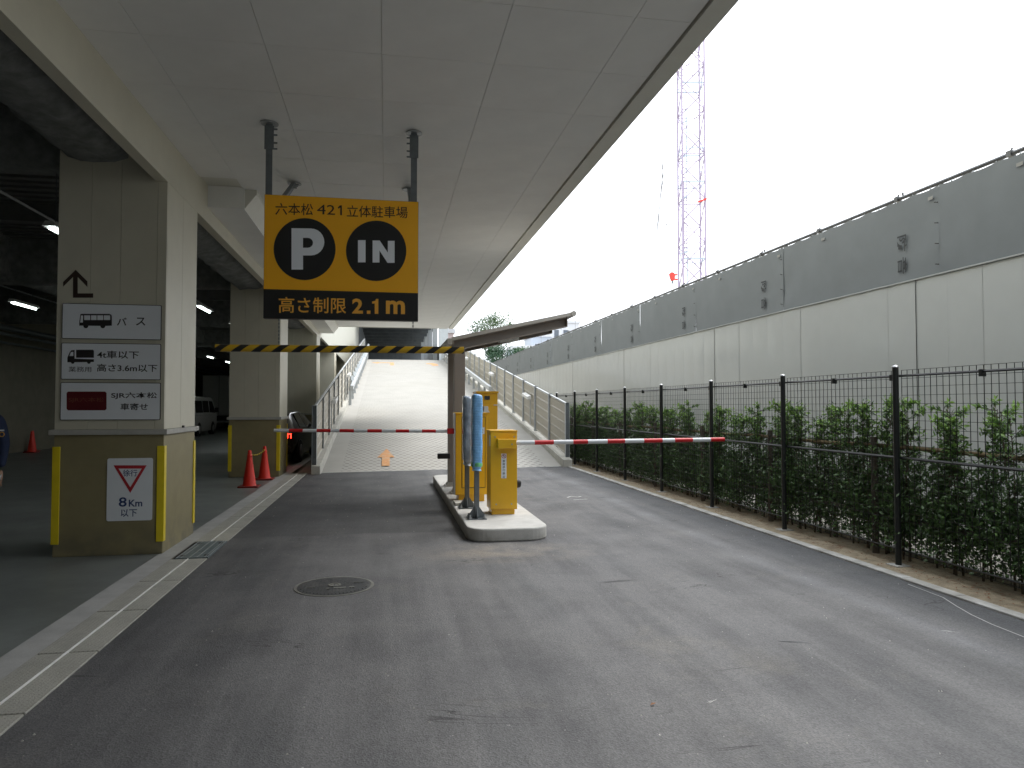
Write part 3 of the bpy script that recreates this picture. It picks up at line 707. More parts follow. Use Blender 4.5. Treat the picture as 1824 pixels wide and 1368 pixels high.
# letter P and IN as solid shapes
def poly_px(poly, y, m, name='lettering'): flat_y([z4(*p) for p in poly], y, sg, m, name)
pp = [(271, 706)]
for k in range(13):
    a = R(-90 + 180 * k / 12); pp.append((390 + 81 * math.cos(a), 790 + 82 * math.sin(a)))
pp += [(341, 872), (341, 958), (271, 958)]
poly_px(pp, yf - .0014, M['whitetxt'])
hh = [(341, 765)] + [(370 + 32 * math.cos(R(-90 + 180 * k / 8)), 795 + 30 * math.sin(R(-90 + 180 * k / 8))) for k in range(9)] + [(341, 825)]
poly_px(hh, yf - .0028, M['black'], 'letter_counter')
poly_px([(676, 779), (722, 779), (722, 914), (676, 914)], yf - .0014, M['whitetxt'])
poly_px([(765, 781), (808, 781), (858, 855), (858, 783), (899, 783), (899, 917), (856, 917), (807, 842), (807, 915), (765, 915)], yf - .0014, M['whitetxt'])
print_y2('高さ制限', ((192, 1222), (604, 1226), (192, 1124)), yb, M['ytxt'], .009)
print_y2('2', ((640, 1226), (706, 1227), (640, 1134)), yb, M['ytxt'], .03)
flat_y([z4(*p) for p in ((730, 1208), (752, 1208), (752, 1228), (730, 1228))], yb, sg, M['ytxt'], 'lettering')
flat_y([z4(*p) for p in ((762, 1153), (782, 1148), (786, 1137), (800, 1137), (800, 1228), (778, 1228), (778, 1165), (762, 1165))], yb, sg, M['ytxt'], 'lettering')
print_y2('m', ((846, 1228), (962, 1230), (846, 1146)), yb, M['ytxt'], .03)
for x in (-1.17, .27):
    h = MB(); h.box(x - .032, x + .032, SY + .09, SY + .097, 3.3, 4.39); h.box(x - .032 if x < 0 else x + .025, x - .025 if x < 0 else x + .032, SY + .097, SY + .15, 3.3, 4.39)
    h.build('hanger_angle', M['steel_dk'], sg)
    MB().lathe([(.085, 0), (.085, .01), (.06, .016)], (x, SY + .11, 4.382), 20).build('ceiling_rose', M['steel'], sg, smooth=True)
    b = MB()
    for zz in (4.33, 4.27, 4.19, 4.13): MB().box(x + (.032 if x < 0 else -.075), x + (.075 if x < 0 else -.032), SY + .1, SY + .115, zz, zz + .012).build('bolt', M['steel_dk'], sg)
    b.box(x - .045, x + .045, SY + .08, SY + .088, 4.12, 4.36); b.build('bracket', M['steel_dk'], sg)
    xr = x + (0 if x < 0 else .01)
    MB().lathe([(.085, 0), (.085, .01), (.06, .016)], (xr, 9.38, 4.382), 20).build('ceiling_rose', M['steel'], sg, smooth=True)
    MB().bar((xr, 9.36, 4.385), (xr, SY + .16, 3.45), .05, .05).build('diagonal_brace', M['steel_dk'], sg)
    for zz in (4.34, 4.29, 4.24): MB().box(xr + .03, xr + .07, 9.3 - (4.38 - zz) * 2, 9.33 - (4.38 - zz) * 2, zz - .01, zz).build('bolt', M['steel_dk'], sg)
cb = thing('clearance_bar', (-.43, 7.33, 2.115), 'yellow and black striped height bar hanging below the parking sign', 'height bar')
MB().tube([(-1.64, 7.33, 2.115), (.785, 7.33, 2.125)], .036, 16).build('bar', M['stripe'], cb, smooth=True)
for x in (-1.05, .265):
    c = MB(); n = 14
    for k in range(n):
        z = 2.15 + (2.41 - 2.15) * k / n; c.box(x - (.006 if k % 2 else .0025), x + (.006 if k % 2 else .0025), 7.327, 7.333, z, z + .0205)
    c.build('chain', M['steel_dk'], cb)

# ============================================================ ISLAND AND MACHINES
isl = MB(); isl.prism(rrect(.93, 8.08, 1.88, 14.6, .26, 8), .15, 'z', 0)
isl = isl.build('traffic_island', M['conc2'], base=(1.4, 11.3, 0), bevel=.018); tag(isl, 'long rounded concrete island that carries the yellow gate machines', 'traffic island')
MB().prism([(.96, 10.0), (1.18, 10.0), (1.18, 10.32), (.96, 10.32)], .04, 'z', .15).build('island_step', M['conc'], kind='structure')
# front gate
gt = thing('barrier_gate', (1.49, 9.28, .15), 'yellow gate machine at the island nose with red and white arm to the right', 'barrier gate')
MB().box(1.345, 1.645, 9.13, 9.42, .15, .215).build('plinth', M['ybox'], gt, bevel=.003)
MB().box(1.325, 1.675, 9.115, 9.45, .215, 1.215).build('cabinet', M['ybox'], gt, bevel=.004)
MB().box(1.318, 1.678, 9.105, 9.46, 1.2155, 1.235).build('lid', M['ybox'], gt, bevel=.004)
MB().box(1.327, 1.673, 9.107, 9.1145, .225, 1.205).build('front_cover', M['ybox'], gt, bevel=.003)
MB().box(1.405, 1.645, 8.99, 9.106, 1.005, 1.125).build('arm_holder', M['ybox'], gt, bevel=.006)
for x, z in ((1.385, 1.15), (1.635, 1.15), (1.40, .285), (1.60, .285), (1.585, 1.06)):
    yb_ = 8.99 if z == 1.06 else 9.107
    MB().tube([(x, yb_ - .008, z), (x, yb_, z)], .010, 8).build('bolt', M['steel'], gt, smooth=True)
MB().box(1.3215, 1.3245, 9.14, 9.19, 1.03, 1.17).build('side_label', M['white'], gt)
mb = MB(); mb.lathe([(.055, 0), (.058, .03), (.052, .06), (.03, .072)], (0, 0, 0), 18)
mb.v = [(1.678 + z, 9.25 + x * .8, .53 + y_) for x, y_, z in mb.v]; mb.build('rubber_buffer', M['rubber'], gt, smooth=True)
# sticker
zg = lambda a, b: (860 + a / 9.775, 790 + b / 9.775)
ys_ = 9.1055
flat_y([zg(322, 176), (zg(412, 176)), zg(412, 606), zg(322, 606)], ys_, gt, M['white'], 'sticker')
flat_y([zg(367 + 40 * math.cos(k / 12 * math.pi), 222 + 38 * math.sin(k / 12 * math.pi)) for k in range(24)], ys_ - .0012, gt, M['redp'], 'prohibition_ring')
flat_y([zg(367 + 29 * math.cos(k / 12 * math.pi), 222 + 28 * math.sin(k / 12 * math.pi)) for k in range(24)], ys_ - .0024, gt, M['white'], 'ring_centre')
flat_y([zg(*p) for p in ((362, 198), (372, 198), (374, 212), (382, 220), (374, 224), (378, 244), (368, 232), (358, 244), (362, 222), (354, 216))], ys_ - .0036, gt, M['txt'], 'walking_figure')
flat_y([zg(*p) for p in ((342, 202), (347, 198), (392, 242), (387, 246))], ys_ - .0048, gt, M['redp'], 'prohibition_slash')
for k, ch in enumerate('車路歩行禁止'):
    y0_ = 284 + k * 54; p = zg(344, y0_); q = zg(388, y0_ + 42)
    x0, zt = on_y(p[0], p[1], ys_); x1, zb = on_y(q[0], q[1], ys_)
    text_on(MB(), ch, (x0, ys_ - .0012, zb), (x1 - x0, 0, 0), (0, 0, zt - zb), .01).build('lettering', M['txt'], gt)
# arms
def arm(t, x0, x1, y_, za, zb, r_, bands):
    "bands: list of fractions where colour changes; first is white"
    def P(f_): return (x0 + (x1 - x0) * f_, y_, za + (zb - za) * f_)
    for k in range(len(bands) - 1):
        MB().tube([P(bands[k]), P(bands[k + 1])], r_, 14, caps=True).build('white_band' if k % 2 == 0 else 'red_band', M['armw'] if k % 2 == 0 else M['red'], t, smooth=True)
ub = [915, 951, 985, 1020, 1046, 1081, 1112, 1146, 1179, 1201, 1233, 1265, 1290]
ub = [(on_y(u, 787, 9.05)[0]) for u in ub]; ub = [(u - ub[0]) / (ub[-1] - ub[0]) for u in ub]
ub = [0] + [v for v in ub[1:]]
# white 915-951, red 951-985? read from photo: alternate starting white
arm(gt, 1.625, 4.52, 9.05, 1.075, 1.095, .029, ub)
# middle cabinet with the left arm
ct = thing('barrier_gate', (1.23, 10.6, .15), 'wider yellow cabinet with door behind the wrapped stands, arm to the left', 'barrier gate')
MB().box(1.05, 1.43, 10.45, 10.8, .15, .25).build('plinth', M['ybox'], ct, bevel=.003)
MB().box(1.0, 1.475, 10.42, 10.84, .2505, 1.43).build('cabinet', M['ybox'], ct, bevel=.004)
MB().box(.995, 1.48, 10.405, 10.85, 1.4305, 1.45).build('lid', M['ybox'], ct, bevel=.003)
MB().box(1.10, 1.43, 10.412, 10.4192, .36, 1.38).build('door', M['ybox'], ct, bevel=.002)
dl = MB(); 
for a in ((1.09, 1.097, .35, 1.39), (1.433, 1.44, .35, 1.39)): dl.box(a[0], a[1], 10.4165, 10.4195, a[2], a[3])
for a in ((1.097, 1.433, .35, .357), (1.097, 1.433, 1.383, 1.39)): dl.box(a[0], a[1], 10.4165, 10.4195, a[2], a[3])
dl.build('door_gap', M['brown'], ct)
MB().box(.983, .999, 10.43, 10.60, .25, 1.44).build('slot_strip', M['armw'], ct, bevel=.002)
zc = lambda a, b: (800 + a / 11.4, 690 + b / 11.4)
yc = 10.4105
flat_y([zc(530, 812), zc(718, 812), zc(718, 948), zc(530, 948)], yc, ct, M['white'], 'sticker')
def pz(s, a, b, c, d, t, y_, m, bold=0):
    p = zc(a, b); q = zc(c, d); x0, zt = on_y(p[0], p[1], y_); x1, zb = on_y(q[0], q[1], y_)
    text_on(MB(), s, (x0, y_, zb), (x1 - x0, 0, 0), (0, 0, zt - zb), bold).build('lettering', m, t)
pz('ACCES', 545, 848, 694, 880, ct, yc - .0012, M['txt']); pz('POST', 590, 905, 694, 935, ct, yc - .0012, M['txt'])
ub = [486, 513, 538, 563, 588, 604, 630, 654, 680, 705, 729, 752, 777, 800]
ub = [on_y(u, 768, 10.4)[0] for u in ub]; a0, a1 = ub[0], ub[-1]; fr = [(u - a0) / (a1 - a0) for u in ub]
arm(ct, a0, a1, 10.5, 1.205, 1.178, .024, fr)
MB().box(a1 - .02, .99, 10.47, 10.53, 1.14, 1.22).build('arm_holder', M['red'], ct)
# tall machine
tl = thing('ticket_machine', (1.68, 12.2, .15), 'tall yellow ticket machine farthest back under the shelter', 'ticket machine')
MB().box(1.53, 1.85, 12.06, 12.42, .15, .25).build('plinth', M['ybox'], tl)
MB().box(1.51, 1.87, 12.02, 12.45, .2505, 1.765).build('cabinet', M['ybox'], tl, bevel=.004)
MB().box(1.495, 1.885, 12.0, 12.46, 1.7655, 1.80).build('lid', M['ybox'], tl, bevel=.004)
MB().box(1.516, 1.864, 12.012, 12.0195, .3, 1.57).build('front_cover', M['ybox'], tl, bevel=.003)
MB().box(1.645, 1.735, 12.010, 12.0195, 1.655, 1.72).build('display_window', M['glass'], tl)
MB().box(1.80, 1.872, 11.995, 12.011, 1.558, 1.572).build('lid_catch', M['armw'], tl)
mb = MB(); mb.prism([(1.6, 1.44), (1.73, 1.44), (1.70, 1.475), (1.70, 1.535), (1.69, 1.545), (1.63, 1.545), (1.625, 1.535), (1.625, 1.475)], .06, 'y', 11.951); mb.build('horn', M['lampw'], tl, bevel=.005)
# wrapped stands
def wrapped(x, y_, m, label, name, seed, rib, yaw=0):
    t = thing(name, (x, y_, .15), label, 'wrapped stand', 'wrapped ticket stands on the island')
    MB().box(x - .03, x + .03, y_ - .03, y_ + .03, .162, 1.5).build('pole', M['steel_dk'], t, bevel=.004)
    MB().box(x - .115, x + .115, y_ - .115, y_ + .115, .1505, .1615).build('foot_plate', M['steel_dk'], t, bevel=.002)
    for dx, dy in ((1, 0), (-1, 0), (0, 1), (0, -1)):
        mb = MB()
        if dx: mb.prism([(x + dx * .031, .162), (x + dx * .105, .162), (x + dx * .105, .19), (x + dx * .031, .30)], .008, 'y', y_ - .004)
        else: mb.prism([(y_ + dy * .031, .162), (y_ + dy * .105, .162), (y_ + dy * .105, .19), (y_ + dy * .031, .30)], .008, 'x', x - .004)
        mb.build('gusset', M['steel_dk'], t)
    for dx in (-1, 1):
        for dy in (-1, 1): MB().lathe([(.018, 0), (.018, .02), (.010, .021), (.010, .045)], (x + dx * .09, y_ + dy * .09, .1625), 8).build('bolt', M['steel'], t)
    rnd = random.Random(seed); n = 28; zs = []; nz = 95
    mb = MB(); v = []; f = []
    ph = [rnd.uniform(0, 6) for _ in range(6)]
    for i in range(nz + 1):
        q = i / nz; z = .74 + q * .945
        prof = min(1, .86 + .25 * math.sin(q * 2.6)) 
        if q < .06: prof *= .78 + .22 * abs(q - .03) / .03
        if q > .975: prof *= math.sqrt(max(0.0, 1 - ((q - .975) / .028) ** 2)) * .6 + .38
        for k in range(n):
            a = 2 * math.pi * k / n; c_, s_ = math.cos(a), math.sin(a)
            rx, ry = .063, .115
            e = 4.2; rr = (abs(c_ / rx) ** e + abs(s_ / ry) ** e) ** (-1 / e)
            rr *= prof * (1 + .03 * math.sin(5 * a + ph[0] + q * 9) * math.sin(q * 17 + ph[1]) + .03 * math.sin(3 * a + ph[2] - q * 13))
            rr += rib * (.5 + .5 * math.sin(q * nz * 2 * math.pi / 3.2)) 
            v.append((x + rr * c_, y_ + rr * s_, z + .012 * math.sin(a + ph[3])))
    for i in range(nz):
        for k in range(n): f.append((i * n + k, i * n + (k + 1) % n, (i + 1) * n + (k + 1) % n, (i + 1) * n + k))
    f.append(tuple(nz * n + k for k in range(n)))
    mb.add(v, f); c = mb.build('plastic_wrap', m, t)
    for p in c.data.polygons: p.use_smooth = True
    return t
bt = wrapped(1.115, 8.86, M['bluewrap'], 'post wrapped in ribbed blue bubble sheet standing nearest the island nose', 'wrapped_stand', 3, .0035)
mb = MB(); mb.lathe([(.098, 0), (.100, .03), (.094, .05)], (0, 0, .80), 20); mb.v = [(1.115 + a * .72, 8.86 + b * 1.25, c) for a, b, c in mb.v]; mb.build('tape', M['tape'], bt, smooth=True)
gs = wrapped(1.10, 9.80, M['greywrap'], 'post wrapped in clear greyish plastic just behind the blue wrapped one', 'wrapped_stand', 9, 0.0)
# shelter
sh = thing('shelter', (1.16, 12.0, .15), 'brown steel shelter with sloping roof on two posts over the island', 'shelter')
for yc_ in (11.4, 12.5):
    c = MB(); c.box(1.075, 1.245, yc_, yc_ + .012, .2, 2.50).box(1.075, 1.245, yc_ + .15, yc_ + .162, .2, 2.50).box(1.154, 1.166, yc_ + .012, yc_ + .15, .2, 2.50)
    c.box(1.072, 1.084, yc_ + .012, yc_ + .15, .2, 2.45)
    c.build('column', M['shelter'], sh)
    MB().box(1.02, 1.30, yc_ - .06, yc_ + .22, .1505, .172).build('base_plate', M['shelter_lt'], sh, bevel=.003)
    mb = MB(); mb.prism([(1.04, .173), (1.28, .173), (1.25, .215), (1.07, .215)], .24, 'y', yc_ - .04); mb.build('base_shoe', M['conc'], sh)
def bz(x): return 2.44 + (x - 1.07) * .2245
for yc_ in (11.4, 12.5):
    c = MB(); x0, x1 = 1.07, 2.93
    d = .155; t_ = .012
    c.prism([(x0, bz(x0)), (x1, bz(x1)), (x1 + .01, bz(x1) + d), (x0, bz(x0) + d)], .012, 'y', yc_ + .075)
    for off in (0, d - t_):
        c.prism([(x0, bz(x0) + off), (x1, bz(x1) + off), (x1, bz(x1) + off + t_), (x0, bz(x0) + off + t_)], .162, 'y', yc_)
    c.prism([(x1, bz(x1)), (x1 + .012, bz(x1)), (x1 + .012, bz(x1) + d), (x1, bz(x1) + d)], .162, 'y', yc_)
    c.build('roof_beam', M['shelter'], sh)
r = MB(); x0, x1 = 1.02, 3.0
# folded roof sheet
n = 22; v = []; f = []
for i in range(n + 1):
    yy = 11.32 + (13.0 - 11.32) * i / n; dz = .03 if (i // 2) % 2 else 0
    for x in (x0, x1): v.append((x, yy, bz(x) + .17 + dz))
for i in range(n): f.append((2 * i, 2 * i + 1, 2 * i + 3, 2 * i + 2))
r.add(v, f); ro = r.build('roof_sheet', M['shelter_lt'], sh); so_ = ro.modifiers.new('s', 'SOLIDIFY'); so_.thickness = .003
c = MB(); c.prism([(x0, bz(x0) + .158), (x1, bz(x1) + .158), (x1, bz(x1) + .215), (x0, bz(x0) + .215)], .02, 'y', 11.30); c.build('roof_trim', M['shelter_lt'], sh); c = MB(); c.prism([(x0, bz(x0) + .158), (x1, bz(x1) + .158), (x1, bz(x1) + .215), (x0, bz(x0) + .215)], .02, 'y', 13.0)
c.build('roof_trim', M['shelter_lt'], sh)
MB().tube([(3.02, 11.28, bz(3.0) + .19), (3.02, 13.02, bz(3.0) + .19)], .045, 12).build('ridge_tube', M['shelter_lt'], sh, smooth=True)
MB().box(.95, 1.03, 11.30, 13.02, bz(1.0) + .10, bz(1.0) + .20).build('gutter', M['shelter_lt'], sh, bevel=.006)
mb = MB(); mb.bar((1.85, 11.75, bz(1.85) + .02), (2.25, 12.15, bz(2.25) + .02), .05, .07); mb.build('lamp', M['lampw'], sh, bevel=.006)
MB().box(.86, 1.07, 12.1, 12.2, .655, .745).build('sensor', M['rubber'], sh, bevel=.01)

# ============================================================ RAMP RAILINGS
def railing(name, xi, xo, y0, label):
    "posts on the inner side xi, boards toward xo"
    t = thing(name, (xi, y0, rz(y0) + .19), label, 'railing', 'railings along the ramp')
    s = 1 if xo > xi else -1; step = 1.93; n = 19; H = 1.38
    for k in range(n + 1):
        yy = y0 + k * step; zb = rz(yy) + .17
        p = MB(); a, b = sorted((xi, xi + s * .10))
        p.box(a, b, yy - .004, yy + .004 + .0, zb, zb + H); 
        p.box(xi - .004, xi + .004, yy - .04, yy + .04, zb, zb + H); p.box(xi + s * .10 - .004, xi + s * .10 + .004, yy - .04, yy + .04, zb, zb + H)
        p.box(a - .01, b + .01, yy - .05, yy + .05, zb + H, zb + H + .012)
        p.build('post', M['railsteel'], t)
        if k == 0:
            q = MB(); q.box(a, b, yy - .012, yy - .0045, zb, zb + H); q.build('end_plate', M['steel_dk'], t)
    za, zb2 = rz(y0) + .17 + H, rz(y0 + n * step) + .17 + H
    MB().bar((xi + s * .05, y0, za - .02), (xi + s * .05, y0 + n * step, za - .02 + n * step * SL if y0 > 17.15 else zb2 - .02), .05, .03).build('top_rail', M['railsteel'], t)
    nb = 5; hb = (H - .12) / nb
    for k in range(n):
        ya = y0 + k * step + .05; yb_ = y0 + (k + 1) * step - .05
        for j in range(nb):
            z0 = .06 + j * hb; z1 = z0 + hb - .006; z0 += .004
            mb = MB(); v = []
            for yy in (ya, yb_):
                zz = rz(yy) + .17
                for (xx, z) in ((xi + s * .045, z0), (xi + s * .025, z0 + .02), (xi + s * .04, z0 + .035), (xi + s * .04, z1), (xi + s * .055, z1), (xi + s * .055, z0)): v.append((xx, yy, zz + z))
            q = 6
            mb.add(v, [tuple(range(q)), tuple(reversed(range(q, 2 * q)))] + [(i, (i + 1) % q, q + (i + 1) % q, q + i) for i in range(q)])
            mb.build('board', M['board'], t)
    return t
railing('ramp_railing', 4.50, 4.62, 17.70, 'long steel railing with beige boards on the right side of the ramp')
railing('ramp_railing', -1.56, -1.64, 16.82, 'long steel railing with beige boards on the left side of the ramp')
def rlamp(x, y_, s, label):
    z = rz(y_) + .17 + .98
    t = thing('rail_lamp', (x, y_, z), label, 'lamp', 'white box lamps on the ramp railings')
    a, b = sorted((x - s * .13, x)); v = []
    mb = MB()
    for yy in (y_ - .75, y_ + .15):
        for xx, dz in ((a, 0), (b, 0), (b, .12), (a, .09)): v.append((xx, yy, rz(yy) + 1.10 + dz))
    mb.add(v, [(0, 1, 2, 3), (7, 6, 5, 4)] + [(i, 4 + i, 4 + (i + 1) % 4, (i + 1) % 4) for i in range(4)]); mb.build('casing', M['lampw'], t, bevel=.008)
    MB().box(x - .012, x + .012, y_ - .62, y_ - .59, rz(y_) + .2, rz(y_) + 1.08).build('cable_pipe', M['railsteel'], t)
rlamp(4.48, 22.7, 1, 'nearest white box lamp on the right ramp railing'); rlamp(4.48, 30.4, 1, 'second white box lamp on the right ramp railing'); rlamp(4.48, 40.0, 1, 'far white box lamp on the right ramp railing next to the shelter post')
rlamp(-1.54, 21.6, -1, 'nearest white box lamp on the left ramp railing'); rlamp(-1.54, 29.5, -1, 'second white box lamp on the left ramp railing')
def guardrail(x, y0, label, refl):
    t = thing('guard_rail', (x, y0, rz(y0)), label, 'guard rail', 'low guard rails on the ramp'); n = 13
    for k in range(n + 1):
        yy = y0 + k * 2.0; MB().box(x - .05, x + .05, yy - .05, yy + .05, rz(yy), rz(yy) + .72).build('post', M['railsteel'], t)
        if refl and k % 1 == 0:
            MB().tube([(x + .02, yy + .8, rz(yy + .8) + .98), (x + .05, yy + .78, rz(yy + .8) + .98)], .11, 14).build('reflector', M['bluegrey'], t, smooth=True)
            MB().box(x - .015, x + .015, yy + .79, yy + .82, rz(yy + .8) + .7, rz(yy + .8) + .98).build('reflector_stem', M['railsteel'], t)
    MB().bar((x + (.06 if x < 0 else -.06), y0 - .1, rz(y0) + .68), (x + (.06 if x < 0 else -.06), y0 + n * 2, rz(y0 + n * 2) + .68), .12, .17).build('rail', M['railsteel'], t, bevel=.01)
guardrail(-1.40, 28.8, 'low steel guard rail with round reflectors on the left of the ramp', True)
guardrail(4.22, 28.8, 'low steel guard rail on the right of the ramp', False)

# ============================================================ UPPER DECK at the ramp top
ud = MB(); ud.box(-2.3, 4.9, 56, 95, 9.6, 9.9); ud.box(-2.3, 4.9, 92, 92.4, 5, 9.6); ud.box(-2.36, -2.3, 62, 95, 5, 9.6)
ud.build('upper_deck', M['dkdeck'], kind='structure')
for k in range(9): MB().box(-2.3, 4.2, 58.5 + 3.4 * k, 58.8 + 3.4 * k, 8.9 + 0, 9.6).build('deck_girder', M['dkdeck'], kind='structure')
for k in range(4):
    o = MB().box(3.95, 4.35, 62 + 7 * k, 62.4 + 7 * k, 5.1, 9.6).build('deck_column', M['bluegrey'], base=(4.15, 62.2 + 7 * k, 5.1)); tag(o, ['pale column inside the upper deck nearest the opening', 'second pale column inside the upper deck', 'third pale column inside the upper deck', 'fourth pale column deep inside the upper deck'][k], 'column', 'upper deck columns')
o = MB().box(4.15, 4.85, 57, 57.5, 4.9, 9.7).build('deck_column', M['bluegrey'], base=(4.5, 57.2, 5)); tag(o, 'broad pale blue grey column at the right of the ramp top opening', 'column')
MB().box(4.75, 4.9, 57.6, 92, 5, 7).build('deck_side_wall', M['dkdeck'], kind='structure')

# ============================================================ CONES
def cone():
    t = thing('traffic_cone', (0, 0, 0), 'x', 'traffic cone', 'orange cones by the second pillar')
    MB().prism(rrect(-.19, -.19, .19, .19, .04), .03, 'z', 0).build('base', M['cone_dk'], t, bevel=.005)
    MB().lathe([(.135, .03), (.12, .06), (.045, .58), (.05, .585), (.05, .60), (.040, .62), (.030, .70), (.020, .705)], (0, 0, 0), 12).build('body', M['cone'], t, smooth=True)
    return t
c0 = cone(); c0.location = (-2.57, 14.35, 0); c0['label'] = 'left and nearer orange cone in front of the second pillar'
dup(c0, (-2.52, 15.75, 0), 'right and farther orange cone in front of the second pillar')
bd = MB()
for k in range(9):
    q = k / 8; yy = 14.40 + (15.70 - 14.40) * q; z = .62 - .05 * math.sin(q * math.pi); x = -2.57 + .05 * q
    bd.lathe([(.006, -.018), (.018, 0), (.006, .018)], (x, yy, z), 8)
o = bd.build('bead_chain', M['bead'], base=(-2.55, 14.4, .6), smooth=True); tag(o, 'string of yellow beads strung between the two orange cones', 'chain')
c2 = dup(c0, (-11.62, 26.2, 0), 'dim orange cone standing against the dark left garage wall'); c2['group'] = 'cones in the dark garage'
c2 = dup(c0, (-11.9, 26.9, 0), 'dim orange cone just behind the other by the garage wall'); c2['group'] = 'cones in the dark garage'

# ============================================================ VEHICLES
def loft_car(name, st, m, parent):
    "st: (y, half bottom, half belt, half roof, z bottom, z belt, z roof)"
    v = []; f = []; n = 10
    for (yy, hb, hl, hr, z0, z1, z2_) in st:
        zm = z0 + (z1 - z0) * .45
        v += [(-hb, yy, z0), (-hl * .99, yy, zm), (-hl, yy, z1), (-hr, yy, z2_ - .04 * (z2_ > z1 + .1)), (-hr * .6, yy, z2_), (hr * .6, yy, z2_), (hr, yy, z2_ - .04 * (z2_ > z1 + .1)), (hl, yy, z1), (hl * .99, yy, zm), (hb, yy, z0)]
    for i in range(len(st) - 1):
        for k in range(n):
            f.append((i * n + k, i * n + (k + 1) % n, (i + 1) * n + (k + 1) % n, (i + 1) * n + k))
    f.append(tuple(range(n))); f.append(tuple(reversed([(len(st) - 1) * n + k for k in range(n)])))
    o = MB().add(v, f).build(name, m, parent, base=(0, 0, 0), smooth=True, bevel=.02); return o
def wheel(t, x, y_, r_, s):
    mb = MB(); mb.lathe([(r_ * .9, -.1), (r_, -.08), (r_, .08), (r_ * .9, .1)], (0, 0, 0), 24)
    mb.v = [(x + c, y_ + a, r_ + b) for a, b, c in mb.v]; w_ = mb.build('wheel', M['tyre'], t, base=(0, 0, 0), smooth=True)
    mb = MB(); mb.lathe([(r_ * .62, 0), (r_ * .6, .012), (r_ * .2, .02)], (0, 0, 0), 16); mb.v = [(x + s * (.1 + c), y_ + a, r_ + b) for a, b, c in mb.v]; mb.build('rim', M['rim'], w_, base=(0, 0, 0), smooth=True)
    OFF[w_.name] = (0, 0, 0)
    mb = MB(); mb.lathe([(r_ * 1.16, 0), (r_ * 1.16, .004)], (0, 0, 0), 24); mb.v = [(x + s * (.073 + c), y_ + a, r_ + b) for a, b, c in mb.v]; mb.build('wheel_arch', M['black'], t, base=(0, 0, 0))
def quadp(t, pts, name, m, th=.006):
    a = Vector(pts[0]); nrm = (Vector(pts[1]) - a).cross(Vector(pts[2]) - a).normalized() * th
    n = len(pts); mb = MB(); v = [Vector(p) + nrm for p in pts] + [Vector(p) - nrm for p in pts]
    mb.add(v, [tuple(range(n)), tuple(reversed(range(n, 2 * n)))] + [(i, (i + 1) % n, n + (i + 1) % n, n + i) for i in range(n)]); return mb.build(name, m, t, base=(0, 0, 0))
def sedan(loc):
    t = thing('parked_car', (0, 0, 0), 'black car with a glowing red tail lamp leaving behind the second pillar', 'car'); OFF[t.name] = (0, 0, 0)
    st = [(0, .72, .78, .62, .45, .80, .84), (.08, .78, .84, .66, .28, .86, .92), (.55, .80, .87, .60, .22, .92, 1.30), (.95, .80, .88, .60, .2, .93, 1.40), (1.9, .80, .88, .61, .2, .92, 1.43), (2.6, .80, .88, .60, .2, .90, 1.38), (3.35, .80, .88, .70, .2, .90, .93), (4.1, .78, .85, .66, .22, .80, .82), (4.35, .66, .74, .58, .32, .66, .68)]
    loft_car('body', st, M['carblk'], t)
    for s in (-1, 1):
        quadp(t, [(s * .868, .85, .95), (s * .868, 1.72, .95), (s * .625, 1.72, 1.37), (s * .64, 1.05, 1.35)], 'side_window', M['glass'])
        quadp(t, [(s * .868, 1.80, .95), (s * .868, 2.9, .93), (s * .645, 2.45, 1.34), (s * .625, 1.80, 1.37)], 'side_window', M['glass'])
        for yy in (.85, 3.5): wheel(t, s * .80, yy, .31, s)
        quadp(t, [(s * .52, -.005, .70), (s * .80, .03, .70), (s * .80, .03, .82), (s * .52, -.005, .82)], 'tail_lamp', M['tail'] if s > 0 else M['tail_off'], .02)
        MB().box(s * .93 - .09, s * .93 + .09, 2.75, 2.85, .95, 1.07).build('mirror', M['carblk'], t, base=(0, 0, 0), bevel=.02)
    quadp(t, [(-.60, .2, 1.0), (.60, .2, 1.0), (.52, .60, 1.32), (-.52, .60, 1.32)], 'rear_window', M['glass'])
    quadp(t, [(-.17, -.012, .60), (.17, -.012, .60), (.17, -.012, .70), (-.17, -.012, .70)], 'number_plate', M['white'])
    MB().box(-.80, .80, -.05, .05, .30, .50).build('rear_bumper', M['carblk'], t, base=(0, 0, 0), bevel=.03)
    t.location = loc; t.rotation_euler.z = R(-4); return t
sedan((-3.26, 19.6, 0))
